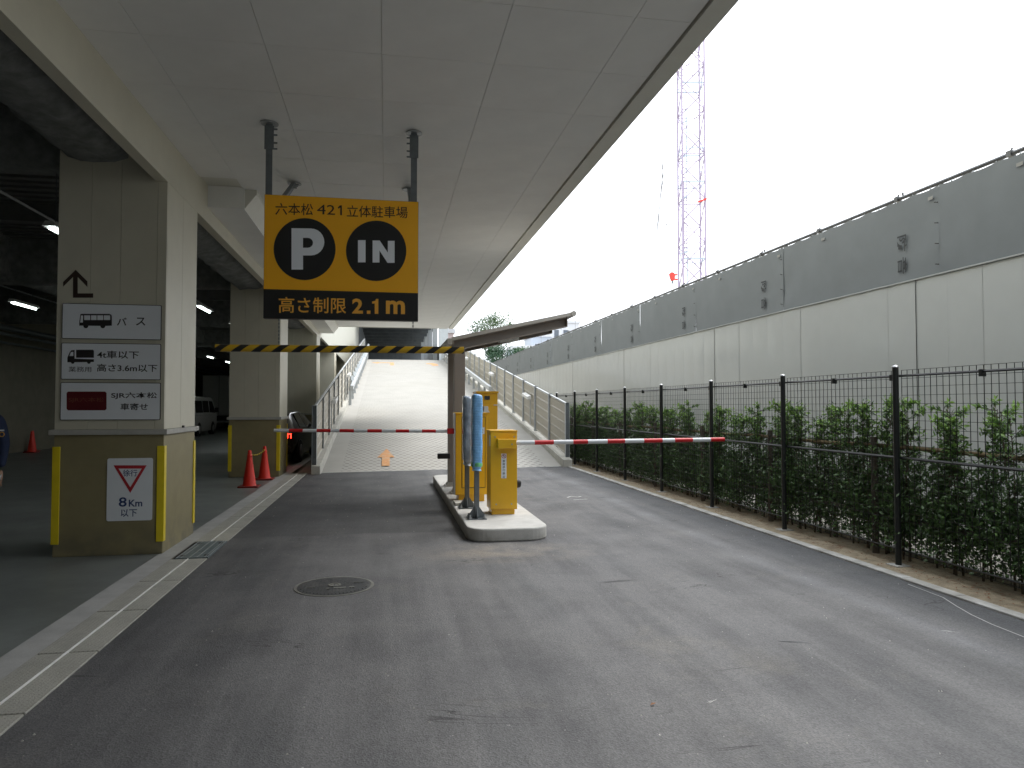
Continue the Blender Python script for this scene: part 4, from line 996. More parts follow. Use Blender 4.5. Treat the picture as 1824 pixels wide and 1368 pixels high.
def van(loc):
    t = thing('parked_van', (0, 0, 0), 'white van parked deep in the dark garage beyond the nearest pillar', 'van'); OFF[t.name] = (0, 0, 0)
    st = [(0, .78, .84, .70, .35, 1.1, 1.90), (.06, .82, .85, .74, .25, 1.1, 1.97), (1.2, .82, .85, .75, .22, 1.1, 2.0), (3.3, .82, .85, .75, .22, 1.1, 1.98), (3.75, .82, .85, .74, .22, 1.08, 1.85), (4.35, .80, .83, .80, .25, 1.05, 1.10), (4.65, .72, .76, .70, .30, .85, .90)]
    loft_car('body', st, M['vanw'], t)
    for s in (-1, 1):
        quadp(t, [(s * .855, .3, 1.16), (s * .855, 1.5, 1.16), (s * .775, 1.5, 1.75), (s * .775, .3, 1.75)], 'side_window', M['glass'])
        quadp(t, [(s * .855, 1.6, 1.16), (s * .855, 2.7, 1.16), (s * .775, 2.7, 1.75), (s * .775, 1.6, 1.75)], 'side_window', M['glass'])
        quadp(t, [(s * .85, 2.85, 1.16), (s * .85, 3.95, 1.12), (s * .77, 3.55, 1.72), (s * .775, 2.85, 1.75)], 'side_window', M['glass'])
        for yy in (.9, 3.47): wheel(t, s * .77, yy, .32, s)
        quadp(t, [(s * .70, -.01, .9), (s * .82, -.01, .9), (s * .82, -.01, 1.15), (s * .70, -.01, 1.15)], 'tail_lamp', M['tail_off'], .02)
        MB().box(s * .97 - .09, s * .97 + .09, 3.7, 3.8, 1.15, 1.4).build('mirror', M['black'], t, base=(0, 0, 0), bevel=.02)
        MB().box(s * .857 - .004, s * .857 + .004, .1, 3.2, 1.02, 1.03).build('trim_line', M['black'], t, base=(0, 0, 0))
    quadp(t, [(-.66, -.005, 1.2), (.66, -.005, 1.2), (.6, .03, 1.78), (-.6, .03, 1.78)], 'rear_window', M['glass'])
    t.location = loc; t.scale = (1, 1.12, 1.04); return t
van((-10.2, 37.5, 0))
tk = thing('box_truck', (0, 0, 0), 'dim pale box truck parked at the far end of the garage', 'truck')
MB().box(-1.0, 1.0, 0, 5, .95, 3.5).build('cargo_box', M['vanw'], tk, bevel=.03)
MB().box(-.01, .01, -.016, -.001, 1.0, 3.45).build('door_gap', M['black'], tk)
MB().box(-.9, .9, .3, 6.5, .5, .90).build('chassis', M['black'], tk)
MB().box(-.95, .95, -.05, .05, .48, .6).build('bumper', M['steel'], tk)
MB().box(-.9, .9, 5.1, 6.9, .6, 2.4).build('cab', M['vanw'], tk, bevel=.1)
for x, s in ((-.72, -1), (.72, 1)):
    for yy in (1.3, 5.9): wheel(tk, x, yy, .4, s)
tk.location = (-10.5, 48, 0)

# ============================================================ PERSON at the left edge
pr = thing('person', (-3.985, 7.92, 0), 'person in navy uniform at the left picture edge holding a white sheet', 'person')
def skinned(name, pts, edges, rad, m, parent, sub=2, root=0):
    me = bpy.data.meshes.new(name); o_ = Vector(OFF[parent.name]); me.from_pydata([Vector(p) - o_ for p in pts], edges, [])
    me.materials.append(m); o = bpy.data.objects.new(name, me); COL.objects.link(o); o.parent = parent; OFF[o.name] = tuple(o_)
    sk = o.modifiers.new('skin', 'SKIN')
    for i, r_ in enumerate(rad):
        d = me.skin_vertices[0].data[i]; d.radius = (r_, r_) if not isinstance(r_, tuple) else r_; d.use_root = (i == root)
    su = o.modifiers.new('sub', 'SUBSURF'); su.levels = sub; su.render_levels = sub
    return o
px_, py_ = -3.985, 7.92
body_p = [(px_, py_, .98), (px_, py_, 1.18), (px_, py_ - .01, 1.36), (px_, py_, 1.44), (px_, py_, 1.50), (px_ + .17, py_, 1.41), (px_ + .225, py_, 1.17), (px_ + .235, py_ - .08, .94), (px_ - .17, py_, 1.41), (px_ - .23, py_ + .01, 1.17), (px_ - .25, py_ - .05, .93),
          (px_ + .10, py_, .90), (px_ + .11, py_ - .02, .50), (px_ + .11, py_ + .02, .11), (px_ - .10, py_, .90), (px_ - .12, py_ + .02, .50), (px_ - .13, py_ + .04, .11)]
body_e = [(0, 1), (1, 2), (2, 3), (3, 4), (3, 5), (5, 6), (6, 7), (3, 8), (8, 9), (9, 10), (0, 11), (11, 12), (12, 13), (0, 14), (14, 15), (15, 16)]
body_r = [(.15, .11), (.15, .11), (.17, .12), .10, .055, .068, .055, .040, .068, .055, .040, .095, .068, .052, .095, .068, .052]
skinned('clothed_body', body_p, body_e, body_r, M['uniform'], pr)
hd = MB(); prof = [(.03, -.02), (.055, 0), (.068, .04), (.075, .09), (.078, .13), (.072, .17), (.05, .205), (.015, .22)]
hd.lathe(prof, (0, 0, 0), 20); hd.v = [(px_ + a * .95, py_ - .01 + b * 1.2, 1.52 + c) for a, b, c in hd.v]; h_ = hd.build('head', M['skin'], pr, smooth=True)
nb = MB(); nb.add([(px_ - .013, py_ - .10, 1.60), (px_ + .013, py_ - .10, 1.60), (px_, py_ - .125, 1.602), (px_, py_ - .098, 1.645)], [(0, 1, 2), (0, 2, 3), (1, 3, 2), (0, 3, 1)]); nb.build('nose', M['skin'], pr)
for s in (-1, 1):
    MB().box(px_ + s * .028 - .010, px_ + s * .028 + .010, py_ - .099, py_ - .093, 1.643, 1.650).build('eye', M['hair'], pr)
    e_ = MB(); e_.lathe([(.006, -.025), (.014, 0), (.008, .025)], (px_ + s * .076, py_, 1.63), 8); e_.build('ear', M['skin'], pr, smooth=True)
MB().box(px_ - .022, px_ + .022, py_ - .096, py_ - .090, 1.572, 1.577).build('mouth', M['redp'], pr)
hr = MB(); hr.lathe([(.082, .12), (.084, .15), (.078, .19), (.055, .222), (.02, .238)], (0, 0, 0), 20); hr.v = [(px_ + a * .97, py_ + .0 + b * 1.22, 1.52 + c) for a, b, c in hr.v]; hr.build('hair', M['hair'], pr, smooth=True)
def hand(hx, hy, hz, s):
    pts = [(hx, hy, hz), (hx, hy - .01, hz - .05), (hx, hy - .018, hz - .085)]; e = [(0, 1), (1, 2)]; rr = [(.026, .018), (.036, .016), (.034, .014)]
    for k, (o_, l_) in enumerate(((-.026, .068), (-.009, .076), (.009, .072), (.025, .058))):
        b0 = len(pts); pts += [(hx + o_, hy - .022, hz - .10), (hx + o_, hy - .035, hz - .10 - l_ * .5), (hx + o_, hy - .028 + .012, hz - .10 - l_)]
        e += [(2, b0), (b0, b0 + 1), (b0 + 1, b0 + 2)]; rr += [.009, .0085, .007]
    b0 = len(pts); pts += [(hx - s * .035, hy - .025, hz - .055), (hx - s * .045, hy - .045, hz - .095)]; e += [(1, b0), (b0, b0 + 1)]; rr += [.011, .009]
    skinned('hand', pts, e, rr, M['skin'], pr, 2)
hand(px_ + .238, py_ - .10, .92, 1); hand(px_ - .252, py_ - .06, .91, -1)
for s in (-1, 1):
    x = px_ + s * .12; MB().prism([(x - .045, py_ - .17), (x + .045, py_ - .17), (x + .05, py_ + .02), (x + .035, py_ + .12), (x - .035, py_ + .12), (x - .05, py_ + .02)], .08, 'z', .001).build('shoe', M['black'], pr, bevel=.02)
pb = MB(); pb.lathe([(.030, 0), (.030, .004)], (0, 0, 0), 16); pb.v = [(px_ + .262 + a * .35, py_ - .055 + b * .3 - .0, 1.31 + b) for a, b, c in pb.v]
MB().box(px_ + .19, px_ + .255, py_ - .075, py_ - .071, 1.30, 1.315).build('arm_patch', M['white'], pr)
mb = MB(); mb.tube([(px_ + .235 + .022 * math.cos(a), py_ - .073, 1.268 + .022 * math.sin(a)) for a in [k * math.pi / 8 for k in range(17)]], .004, 6); mb.build('arm_badge', M['ytxt'], pr)
pa = MB(); pa.add([(px_ + .255, py_ - .155, .86), (px_ + .28, py_ - .15, .88), (px_ + .21, py_ - .17, .58), (px_ + .06, py_ - .2, .60), (px_ + .09, py_ - .2, .84)], [(0, 1, 2, 3, 4)])
pa = pa.build('paper_sheet', M['paper'], base=(px_ + .2, py_ - .16, .7)); so_ = pa.modifiers.new('s', 'SOLIDIFY'); so_.thickness = .002; tag(pa, 'white paper sheet held by the person at the left edge', 'paper')

# ============================================================ MESH FENCE
fn = thing('mesh_fence', (4.95, 6.27, 0), 'black wire mesh fence with posts along the right side of the driveway', 'fence')
FX = 4.95; post_y = [6.27 + 2.03 * k for k in range(-3, 8)]
pm = None
for k, yy in enumerate(post_y):
    MB().tube([(FX, yy, -.02), (FX, yy, 1.925)], .030, 10).build('post', M['fence'], fn, smooth=True)
    MB().lathe([(.034, 0), (.034, .012), (.02, .025), (.004, .03)], (FX, yy, 1.925), 12).build('post_cap', M['cap'], fn, smooth=True)
    o = MB().box(FX - .08, FX + .08, yy - .08, yy + .08, -.03, -.004).build('footing', M['conc2'], fn)
panel = MB(); Lp = 2.03 - .07; nv = 27
for i in range(nv):
    yy = .035 + Lp * i / (nv - 1); panel.box(-.0022, .0022, yy - .0022, yy + .0022, .10, 1.90)
zz = [.10 + .0818 * i for i in range(23)]
for z in zz: panel.box(-.0062, -.0024, .035, Lp + .035, z - .002, z + .002)
pme = panel.build('mesh_panel', M['fence'], fn, base=(0, 0, 0)); first = True
for yy in post_y[:-1]:
    o = pme if first else share(pme.data, 'mesh_panel', fn); first = False
    o.location = (FX + .04 - 4.95, yy - 6.27, 0)
for yy in post_y[:-1]:
    for z, hgt in ((1.845, .022), (1.04, .026), (.14, .014)):
        MB().tube([(FX + .03, yy + .02, z), (FX + .03, yy + 2.01, z)], hgt * .6, 6).build('rail', M['fence'], fn, smooth=True)
    for a_ in (1.0, .06): MB().box(FX, FX + .05, yy + a_, yy + a_ + .028, 1.80, 1.86).build('clip', M['fence'], fn)

# bamboo supports behind the fence
def bamboo(z, x, r_, label):
    y0, y1 = 2.5, 20; pts = [(x + random.uniform(-.01, .01), y0 + (y1 - y0) * k / 20, z + random.uniform(-.012, .012)) for k in range(21)]
    o = MB().tube(pts, r_, 8).build('bamboo_rail', M['bamboo'] if z > .6 else M['stake'], smooth=True, base=(x, y0, z)); tag(o, label, 'bamboo pole', 'bamboo poles supporting the hedge')
bamboo(1.12, 5.20, .022, 'upper bamboo pole tied along the hedge behind the mesh fence')
bamboo(.40, 5.20, .026, 'lower dark bamboo pole running low along the hedge')
for k in range(8):
    yy = 4.75 + 2.1 * k
    o = MB().tube([(5.14, yy, -.02), (5.14, yy, 1.22)], .036, 8).build('wooden_stake', M['stake'], base=(5.14, yy, 0), smooth=True)
    tag(o, ['wooden stake at the picture edge right of the nearest fence post', 'wooden stake just left of the nearest fence post', 'wooden stake in the bay left of the second fence post', 'wooden stake in the bay left of the third fence post', 'wooden stake left of the fourth fence post', 'wooden stake left of the fifth fence post', 'wooden stake left of the sixth fence post', 'farthest wooden stake at the end of the hedge'][k], 'stake', 'wooden stakes in the hedge')

# ============================================================ HEDGE SHRUBS
def leaf_quad(v, f, tone, p, d, nrm, L_, W_, tn):
    s = d.cross(nrm).normalized() * W_ / 2; b = len(v)
    v += [p, p + d * L_ * .45 + s + nrm * W_ * .15, p + d * L_, p + d * L_ * .45 - s + nrm * W_ * .15]
    f.append((b, b + 1, b + 2, b + 3)); tone.append(tn)
def foliage_mesh(name, v, f, tone, m):
    me = bpy.data.meshes.new(name); me.from_pydata([tuple(p) for p in v], [], f); me.materials.append(m)
    a = me.attributes.new('tone', 'FLOAT', 'FACE'); a.data.foreach_set('value', tone); return me
def rvec(rnd):
    while True:
        p = Vector((rnd.uniform(-1, 1), rnd.uniform(-1, 1), rnd.uniform(-1, 1)))
        if .1 < p.length < 1: return p.normalized()
def shrub_variant(seed):
    rnd = random.Random(seed); tw = MB(); v = []; f = []; tone = []
    H = rnd.uniform(1.42, 1.70); nst = rnd.choice((2, 3, 3))
    for s in range(nst):
        a = rnd.uniform(0, 6.28); b0 = Vector((rnd.uniform(-.05, .05), rnd.uniform(-.06, .06), 0))
        tip = Vector((math.cos(a) * rnd.uniform(.02, .12), math.sin(a) * rnd.uniform(.05, .22), H * rnd.uniform(.88, 1.0)))
        pts = [b0.lerp(tip, q) + Vector((rnd.uniform(-.02, .02), rnd.uniform(-.02, .02), 0)) for q in (0, .25, .5, .75, 1)]
        tw.tube(pts, [.011, .009, .007, .005, .003], 5)
        nbr = 34
        for k in range(nbr):
            q = rnd.uniform(.10, 1.0); i = min(3, int(q * 4)); p = pts[i].lerp(pts[i + 1], q * 4 - i)
            az = rnd.uniform(0, 6.28); ln = rnd.uniform(.10, .26) * (1.15 - .5 * q)
            d = Vector((math.cos(az) * .8, math.sin(az), rnd.uniform(.1, .9))).normalized(); e = p + d * ln
            tw.tube([p, e], [.0035, .0015], 4, caps=False)
            dens = rnd.choice((16, 24, 32)) if q < .55 else rnd.choice((10, 18, 26, 34))
            for j in range(dens):
                t_ = rnd.uniform(.25, 1.08); c = p + d * ln * t_ + rvec(rnd) * rnd.uniform(0, .035)
                ld = (d * .7 + rvec(rnd)).normalized(); nn = (Vector((0, 0, 1)) + rvec(rnd) * .8).normalized()
                if abs(ld.dot(nn)) > .95: continue
                nn = (nn - ld * nn.dot(ld)).normalized()
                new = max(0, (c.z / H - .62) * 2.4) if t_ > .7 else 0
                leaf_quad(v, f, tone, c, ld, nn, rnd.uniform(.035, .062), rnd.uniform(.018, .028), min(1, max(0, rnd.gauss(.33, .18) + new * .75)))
    # dark dense skirt of small leaves
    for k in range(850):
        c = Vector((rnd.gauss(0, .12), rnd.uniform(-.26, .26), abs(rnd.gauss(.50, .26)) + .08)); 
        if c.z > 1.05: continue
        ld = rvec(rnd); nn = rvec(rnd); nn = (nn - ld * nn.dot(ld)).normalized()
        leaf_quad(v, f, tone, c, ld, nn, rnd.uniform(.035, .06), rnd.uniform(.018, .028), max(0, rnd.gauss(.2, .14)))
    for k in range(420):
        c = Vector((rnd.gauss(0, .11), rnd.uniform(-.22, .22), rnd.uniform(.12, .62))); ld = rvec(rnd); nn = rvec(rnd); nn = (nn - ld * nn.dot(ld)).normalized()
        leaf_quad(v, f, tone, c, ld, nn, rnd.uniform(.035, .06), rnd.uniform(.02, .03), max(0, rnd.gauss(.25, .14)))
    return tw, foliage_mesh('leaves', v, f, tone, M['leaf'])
V = []
for s in range(6):
    tw, lm = shrub_variant(40 + s); to = tw.build('stem', M['bark'], base=(0, 0, 0)); V.append((to.data, lm)); bpy.data.objects.remove(to)
ordn = ['first', 'second', 'third', 'fourth', 'fifth', 'sixth', 'seventh']
near = ['nearest', 'second', 'third', 'fourth', 'fifth', 'sixth', 'seventh', 'eighth']
cnt = {}
for k in range(54):
    yy = 3.3 + .315 * k + random.uniform(-.06, .06); x = 5.25 + random.uniform(-.07, .06)
    # which visible fence bay it stands behind
    j = int((yy - 4.24) // 2.03)
    if yy < 4.6: lab_ = '%s leafy hedge shrub at the right picture edge, counted from the edge' % ordn[min(6, cnt.get('e', 0))]; cnt['e'] = cnt.get('e', 0) + 1
    else:
        n_ = cnt.get(j, 0); cnt[j] = n_ + 1
        wh = 'right of the nearest fence post' if j == 0 else 'between the %s and %s fence posts' % (near[j - 1], near[j]) if j < 8 else 'at the far end of the fence'
        lab_ = '%s hedge shrub from the right %s' % (ordn[min(6, n_)], wh)
    t = thing('hedge_shrub', (x, yy, -.01), lab_, 'shrub', 'leafy shrubs planted as a hedge behind the mesh fence')
    t.rotation_euler.z = random.choice((0, math.pi)) + random.uniform(-.25, .25); sc_ = random.uniform(.93, 1.12); t.scale = (1, 1, sc_)
    a, b = V[random.randrange(6)]
    share(a, 'stem', t); share(b, 'foliage', t)
# leaf litter on the soil
v = []; f = []; tone = []; rnd = random.Random(5)
for k in range(1500):
    yy = rnd.uniform(3, 19); x = rnd.choice((rnd.uniform(4.72, 5.3), rnd.gauss(4.98, .1)))
    if not 4.66 < x < 5.33: continue
    a = rnd.uniform(0, 6.28); d = Vector((math.cos(a), math.sin(a), rnd.uniform(-.1, .25))).normalized(); nn = Vector((0, 0, 1)); nn = (nn - d * nn.dot(d)).normalized()
    leaf_quad(v, f, tone, Vector((x, yy, rnd.uniform(-.009, .004))), d, nn, rnd.uniform(.02, .045), rnd.uniform(.008, .02), .5)
me = foliage_mesh('leaf_litter', v, f, tone, M['leafbrown']); o = share(me, 'leaf_litter', None); tag(o, 'dry brown leaves scattered on the soil strip', 'leaf litter', kind='stuff')

# ============================================================ HOARDING
hd_ = thing('construction_hoarding', (6.5, 10, 0), 'long wall of glossy white steel panels behind the hedge', 'hoarding')
def hp(seed):
    rnd = random.Random(seed); v = []; f = []; ny, nz = 8, 10; ph = rnd.uniform(0, 6)
    for i in range(ny + 1):
        for j in range(nz + 1):
            t_ = i / ny; z = 3.08 * j / nz
            prof = -.0022 * math.sin(math.pi * t_)
            v.append((prof + .003 * math.sin(z * 1.7 + ph) * math.sin(math.pi * t_), .002 + t_ * .5026, z))
    for i in range(ny):
        for j in range(nz): f.append((i * (nz + 1) + j, (i + 1) * (nz + 1) + j, (i + 1) * (nz + 1) + j + 1, i * (nz + 1) + j + 1))
    o = MB().add(v, f).build('steel_panel', M['hoard'], hd_, base=(0, 0, 0), smooth=True)
    return o
HP = [hp(i) for i in range(4)]
k = 0; y_ = -3.2; idx = 0
joints = [7.84 - 5.54 * 2, 7.84 - 5.54, 7.84, 7.84 + 5.54, 7.84 + 5.54 * 2, 7.84 + 5.54 * 3, 7.84 + 5.54 * 4, 7.84 + 5.54 * 5, 7.84 + 5.54 * 6, 7.84 + 5.54 * 7]
for ji in range(len(joints)):
    for q in range(11):
        yy = joints[ji] + .006 + q * .5033
        src = HP[(idx * 7 + q * 3) % 4]
        if idx < 4: o = HP[idx]
        else:
            o = src.copy(); COL.objects.link(o); o.parent = hd_
        o.location = (random.uniform(-.001, .001), yy - 10, .06 + random.uniform(-.001, .001)); o.rotation_euler.z = random.uniform(-.002, .002); o.rotation_euler.y = random.uniform(-.001, .001); idx += 1
js = MB()
for jy in joints: js.box(6.487, 6.489, jy - .006, jy + .003, .06, 3.13)
js.build('joint_strip', M['black'], hd_)
MB().box(6.515, 6.53, joints[0], joints[-1] + 5.54, .06, 3.10).build('backing_sheet', M['steel'], hd_)
MB().box(6.47, 6.62, joints[0], joints[-1] + 5.54, -.05, .10).build('sill_beam', M['conc2'], hd_)
MB().box(6.478, 6.52, joints[0], joints[-1] + 5.54, 3.118, 3.133).build('top_edge', M['steel'], hd_)
# scaffold pipe with clamps
sc = thing('scaffold_frame', (6.6, 10, 0), 'scaffold pipe frame with couplers on top of the grey sheets', 'scaffold')
pts = [(6.60, -2 + k * 3.0, 4.255 + random.uniform(-.008, .008)) for k in range(22)]
MB().tube(pts, .026, 8).build('top_pipe', M['pipe'], sc, smooth=True)
seam = [7.51 + 3.43 * k for k in range(-3, 15)]
for yy in seam: MB().tube([(6.68, yy + .1, 0), (6.68, yy + .1, 4.28)], .024, 8).build('standard', M['pipe'], sc, smooth=True)
MB().tube([(6.72, -2, 3.3), (6.72, 60, 3.3)], .024, 8).build('ledger', M['pipe'], sc, smooth=True)
for k in range(28):
    yy = 3.1 + 1.72 * k
    c = MB(); c.box(6.565, 6.635, yy - .03, yy + .03, 4.225, 4.29)
    if k % 2: c.box(6.59, 6.61, yy - .10, yy - .08, 4.285, 4.325)
    c.bar((6.60, yy, 4.285), (6.60, yy - .02, 4.32), .014, .014)
    c.build('coupler', M['pipe'], sc)
# tarps
def tarp_mesh(seed):
    rnd = random.Random(seed); v = []; f = []; ny, nz = 40, 20; w_ = 3.424; h_ = 1.70; top = 4.22
    ph = [rnd.uniform(0, 6) for _ in range(5)]
    for i in range(ny + 1):
        for j in range(nz + 1):
            a = i / ny; b = j / nz
            edge = max(0, 1 - a / .16) + max(0, 1 - (1 - a) / .16); bot = (1 - b)
            x = .006 * math.sin(a * 7 + ph[0]) * math.sin(b * 4 + ph[1]) + .009 * edge * (1 - b) * math.sin(b * 11 + ph[2] + a * 9) + .005 * math.sin(a * 23 + b * 15 + ph[3]) * edge * (1 - b)
            sag = .018 * abs(math.sin(a * math.pi * 8)) if j == nz else 0
            v.append((x, a * w_, top - h_ + b * h_ - sag))
    for i in range(ny):
        for j in range(nz): f.append((i * (nz + 1) + j, (i + 1) * (nz + 1) + j, (i + 1) * (nz + 1) + j + 1, i * (nz + 1) + j + 1))
    o = MB().add(v, f).build('sheet', M['tarp'], base=(0, 0, 0), smooth=True); me = o.data; bpy.data.objects.remove(o); return me
TM = [tarp_mesh(s) for s in range(5)]
tt = MB(); text_on(tt, '防', (0, 0, 0), (0, 0, -.215), (0, -.17, 0), .008); text_on(tt, '音', (0, 0, -.285), (0, 0, -.215), (0, -.17, 0), .008)
to = tt.build('lettering', M['tarp_txt'], base=(0, 0, 0)); tme = to.data; bpy.data.objects.remove(to)
tl_ = ['nearest grey sheet at the right picture edge, beyond its laced seam', 'large grey sheet with dark characters nearest the camera', 'third grey sheet from the right, with smaller dark characters', 'fourth grey sheet from the right', 'fifth grey sheet from the right', 'sixth grey sheet from the right', 'seventh grey sheet from the right', 'eighth grey sheet from the right', 'ninth grey sheet from the right', 'tenth grey sheet from the right']
for k, s0 in enumerate(seam[2:16]):
    t = thing('sound_sheet', (6.56, s0, 0), (tl_[k] if k < 10 else '%s small far grey sheet at the far end of the hoarding' % ordn[k - 10]) + ' above the white panels' * (k < 10), 'sheet', 'grey sound sheets hung above the white hoarding')
    share(TM[k % 5], 'sheet', t, (0, .003, 0))
    cy = (on_x(1603, 455, 6.5)[0] - 7.51) if k != 2 else on_x(1357, 527, 6.5)[0] - seam[4]
    share(tme, 'lettering', t, (-.0165, cy + .10, 3.75))
    for z in (3.25, 3.50, 3.75, 4.0): MB().bar((6.52, s0 - .02, z), (6.52, s0 + .03, z + .012), .012, .012).build('lacing', M['black'], t)
    for yy in (.12, 2.3): MB().box(6.541, 6.544, s0 + yy - .04, s0 + yy + .04, 4.07, 4.11).build('patch', M['patch'], t)
    e = MB()
    for q in range(11):
        yy = s0 + .15 + q * .31; e.tube([(6.60, yy, 4.255), (6.565, yy, 4.20)], .006, 5)
    e.build('tie', M['steel'], t)
    MB().box(6.575, 6.579, s0 - .04, s0 + .04, 2.6, 4.2).build('seam_tape', M['steel_dk'], t)

# ============================================================ CRANE
cr = thing('tower_crane', (27, 60, 0), 'pale lattice tower crane mast rising behind the grey sheets', 'crane')
cw = 1.0; rot = R(-12); cxm, cym = 27.02, 60
def cp(a, b, z):
    return (cxm + a * math.cos(rot) - b * math.sin(rot), cym + a * math.sin(rot) + b * math.cos(rot), z)
cor = [(-cw, -cw), (cw, -cw), (cw, cw), (-cw, cw)]
for a, b in cor: MB().tube([cp(a, b, 0), cp(a, b, 48)], .085, 6).build('leg', M['crane'], cr)
sec = 2.0; nsec = 24
for q in range(nsec):
    z = q * sec
    b_ = MB()
    for i in range(4):
        A = cor[i]; B = cor[(i + 1) % 4]
        b_.tube([cp(*A, z), cp(*B, z + sec)] if (q + i) % 2 else [cp(*B, z), cp(*A, z + sec)], .055, 4)
        if q % 2 == 0: b_.tube([cp(*A, z), cp(*B, z)], .05, 4)
    b_.build('lattice_brace', M['crane'], cr)
for z in (14.6, 21.5, 24.5, 30.4):
    b_ = MB()
    for i in range(4):
        A = cor[i]; B = cor[(i + 1) % 4]; b_.bar(cp(*A, z), cp(*B, z), .05, .10); b_.bar(cp(*A, z + .9), cp(*B, z + .9), .03, .03)
        m_ = ((A[0] + B[0]) / 2, (A[1] + B[1]) / 2); b_.bar(cp(*m_, z), cp(*m_, z + .9), .03, .03)
    b_.build('platform', M['crane_b'], cr)
lad = MB()
for z0, z1 in ((10, 14.6), (22, 30)):
    for dx in (-.9, -.55): lad.bar(cp(dx, -.7, z0), cp(dx, -.7, z1), .07, .07)
    zz_ = z0
    while zz_ < z1: lad.bar(cp(-.9, -.7, zz_), cp(-.55, -.7, zz_), .03, .03); zz_ += .4
lad.build('ladder', M['crane_b'], cr)
lad = MB()
for dx in (-.85, -.6): lad.bar(cp(dx, -.8, 14.6), cp(dx, -.8, 21.5), .06, .06)
zz_ = 14.6
while zz_ < 21.5: lad.bar(cp(-.85, -.8, zz_), cp(-.6, -.8, zz_), .05, .05); zz_ += .35
lad.build('ladder', M['crane'], cr)
MB().bar(cp(.3, -1.1, 19.6), cp(1.1, -1.1, 19.9), .12, .14).build('climbing_bracket', M['hook'], cr)
for z in (15, 19.9, 23.6, 26.7):
    MB().bar(cp(-1.15, -1, z), cp(-.55, -1, z + .25), .08, .10).build('ladder_gate', M['crane_b'], cr)
# hoist ropes and hook block (y = 58)
def P58(u, v): x, z = on_y(u, v, 58); return (x, 58, z)
hb = thing('hoist_block', P58(1198, 493), 'red crane hook block hanging on thin cables left of the mast', 'hook block')
x, _, z = P58(1198, 493)
mb = MB(); mb.prism([(x - .28, z + .25), (x - .15, z + .38), (x + .08, z + .36), (x + .2, z + .2), (x + .18, z - .1), (x + .08, z - .35), (x - .08, z - .35), (x - .2, z - .1)], .35, 'y', 57.85); mb.build('block', M['hook'], hb, bevel=.03)
mb = MB(); mb.box(x + .12, x + .42, 57.9, 58.1, z + .12, z + .24); mb.box(x + .1, x + .44, 57.9, 58.1, z - .28, z - .15); mb.build('bracket', M['hook'], hb)
mb = MB(); mb.tube([(x, 58, z - .35), (x, 58, z - .6)], .08, 8); mb.build('shank', M['steel_dk'], hb)
lines = [((1195, 218), (1178, 340), (1156, 525)), ((1185, 228), (1180, 300), (1163, 525)), ((1178, 285), (1187, 400), (1197, 485)), ((1184, 315), (1192, 400), (1201, 485))]
cl = ['crane cable slanting to the lower left, outer one', 'crane cable slanting to the lower left, inner one', 'crane cable running down to the hook block, left one', 'crane cable running down to the hook block, right one']
for l, ln in enumerate(lines):
    pts = [P58(*p) for p in ln]; mb = MB(); mb.tube(pts, .035, 4)
    for q in (.25, .6): a = Vector(pts[0]).lerp(Vector(pts[2]), q); 
    o = mb.build('crane_cable', M['cable'], base=pts[0]); tag(o, cl[l], 'cable', 'crane cables')
    m_ = pts[1]; MB().lathe([(.02, -.1), (.06, 0), (.02, .1)], m_, 6).build('cable_clamp', M['cable'], o, base=pts[0])
p = P58(1550, 0); q = P58(1565, 360)
o = MB().tube([(p[0], 58, p[2] + 8), q, (q[0], 58, 2)], .012, 4).build('hanging_wire', M['cable'], base=q); tag(o, 'single thin vertical wire in the white sky right of the crane', 'cable')

# ============================================================ TREES AND FAR BUILDINGS
def tree(name, loc, H, R_, m, label, n, trunk, seed, zc, ls=.22, flat=1.0, blobs=14):
    t = thing(name, loc, label, 'tree'); rnd = random.Random(seed); L0_ = Vector(loc)
    mb = MB(); mb.tube([L0_, L0_ + Vector((.1, 0, zc * .5)), L0_ + Vector((0, .1, zc))], [trunk, trunk * .75, trunk * .45], 8)
    cs = []
    for k in range(blobs):
        d = rvec(rnd); c = L0_ + Vector((d.x * R_ * .72, d.y * R_ * .72, zc + d.z * R_ * .62 * flat)); cs.append((c, rnd.uniform(.28, .5) * R_))
        mb.tube([L0_ + Vector((0, 0, zc * rnd.uniform(.5, .95))), c], [trunk * .3, .02], 5, caps=False)
    mb.build('trunk', M['bark'], t, smooth=True)
    v = []; f = []; tone = []
    for k in range(n):
        c, r_ = cs[rnd.randrange(blobs)]; d = rvec(rnd) * r_ * (rnd.random() ** .45); d.z *= .75; p = c + d - L0_
        ld = rvec(rnd); nn = (Vector((0, 0, 1)) + rvec(rnd)).normalized(); nn = (nn - ld * nn.dot(ld)).normalized()
        leaf_quad(v, f, tone, p, ld, nn, ls * rnd.uniform(.7, 1.3), ls * .55, min(1, max(0, rnd.gauss(.45, .2))))
    share(foliage_mesh('crown', v, f, tone, m), 'crown', t)
tree('broadleaf_tree', (10.35, 70, 0), 11, 2.55, M['leaf2'], 'loose rounded green tree whose crown shows above the shelter roof', 4200, .2, 3, 8.9, .20, .85)
tree('broadleaf_tree', (10.2, 62, 0), 7.5, 2.3, M['leaf3'], 'dense dark green tree below the shelter roof behind the ramp railing', 9000, .2, 5, 5.3, .18, .9, 18)
tree('broadleaf_tree', (13.0, 66, 0), 7.5, 2.0, M['leaf2'], 'pale mixed tree right of the dark green one beside the far buildings', 3600, .15, 8, 5.7, .18, .8)
tree('broadleaf_tree', (7.2, 66, 0), 7.5, 1.6, M['leaf2'], 'sparse small tree left of the dark green one behind the ramp railing', 1500, .12, 11, 6.0, .18, .9)
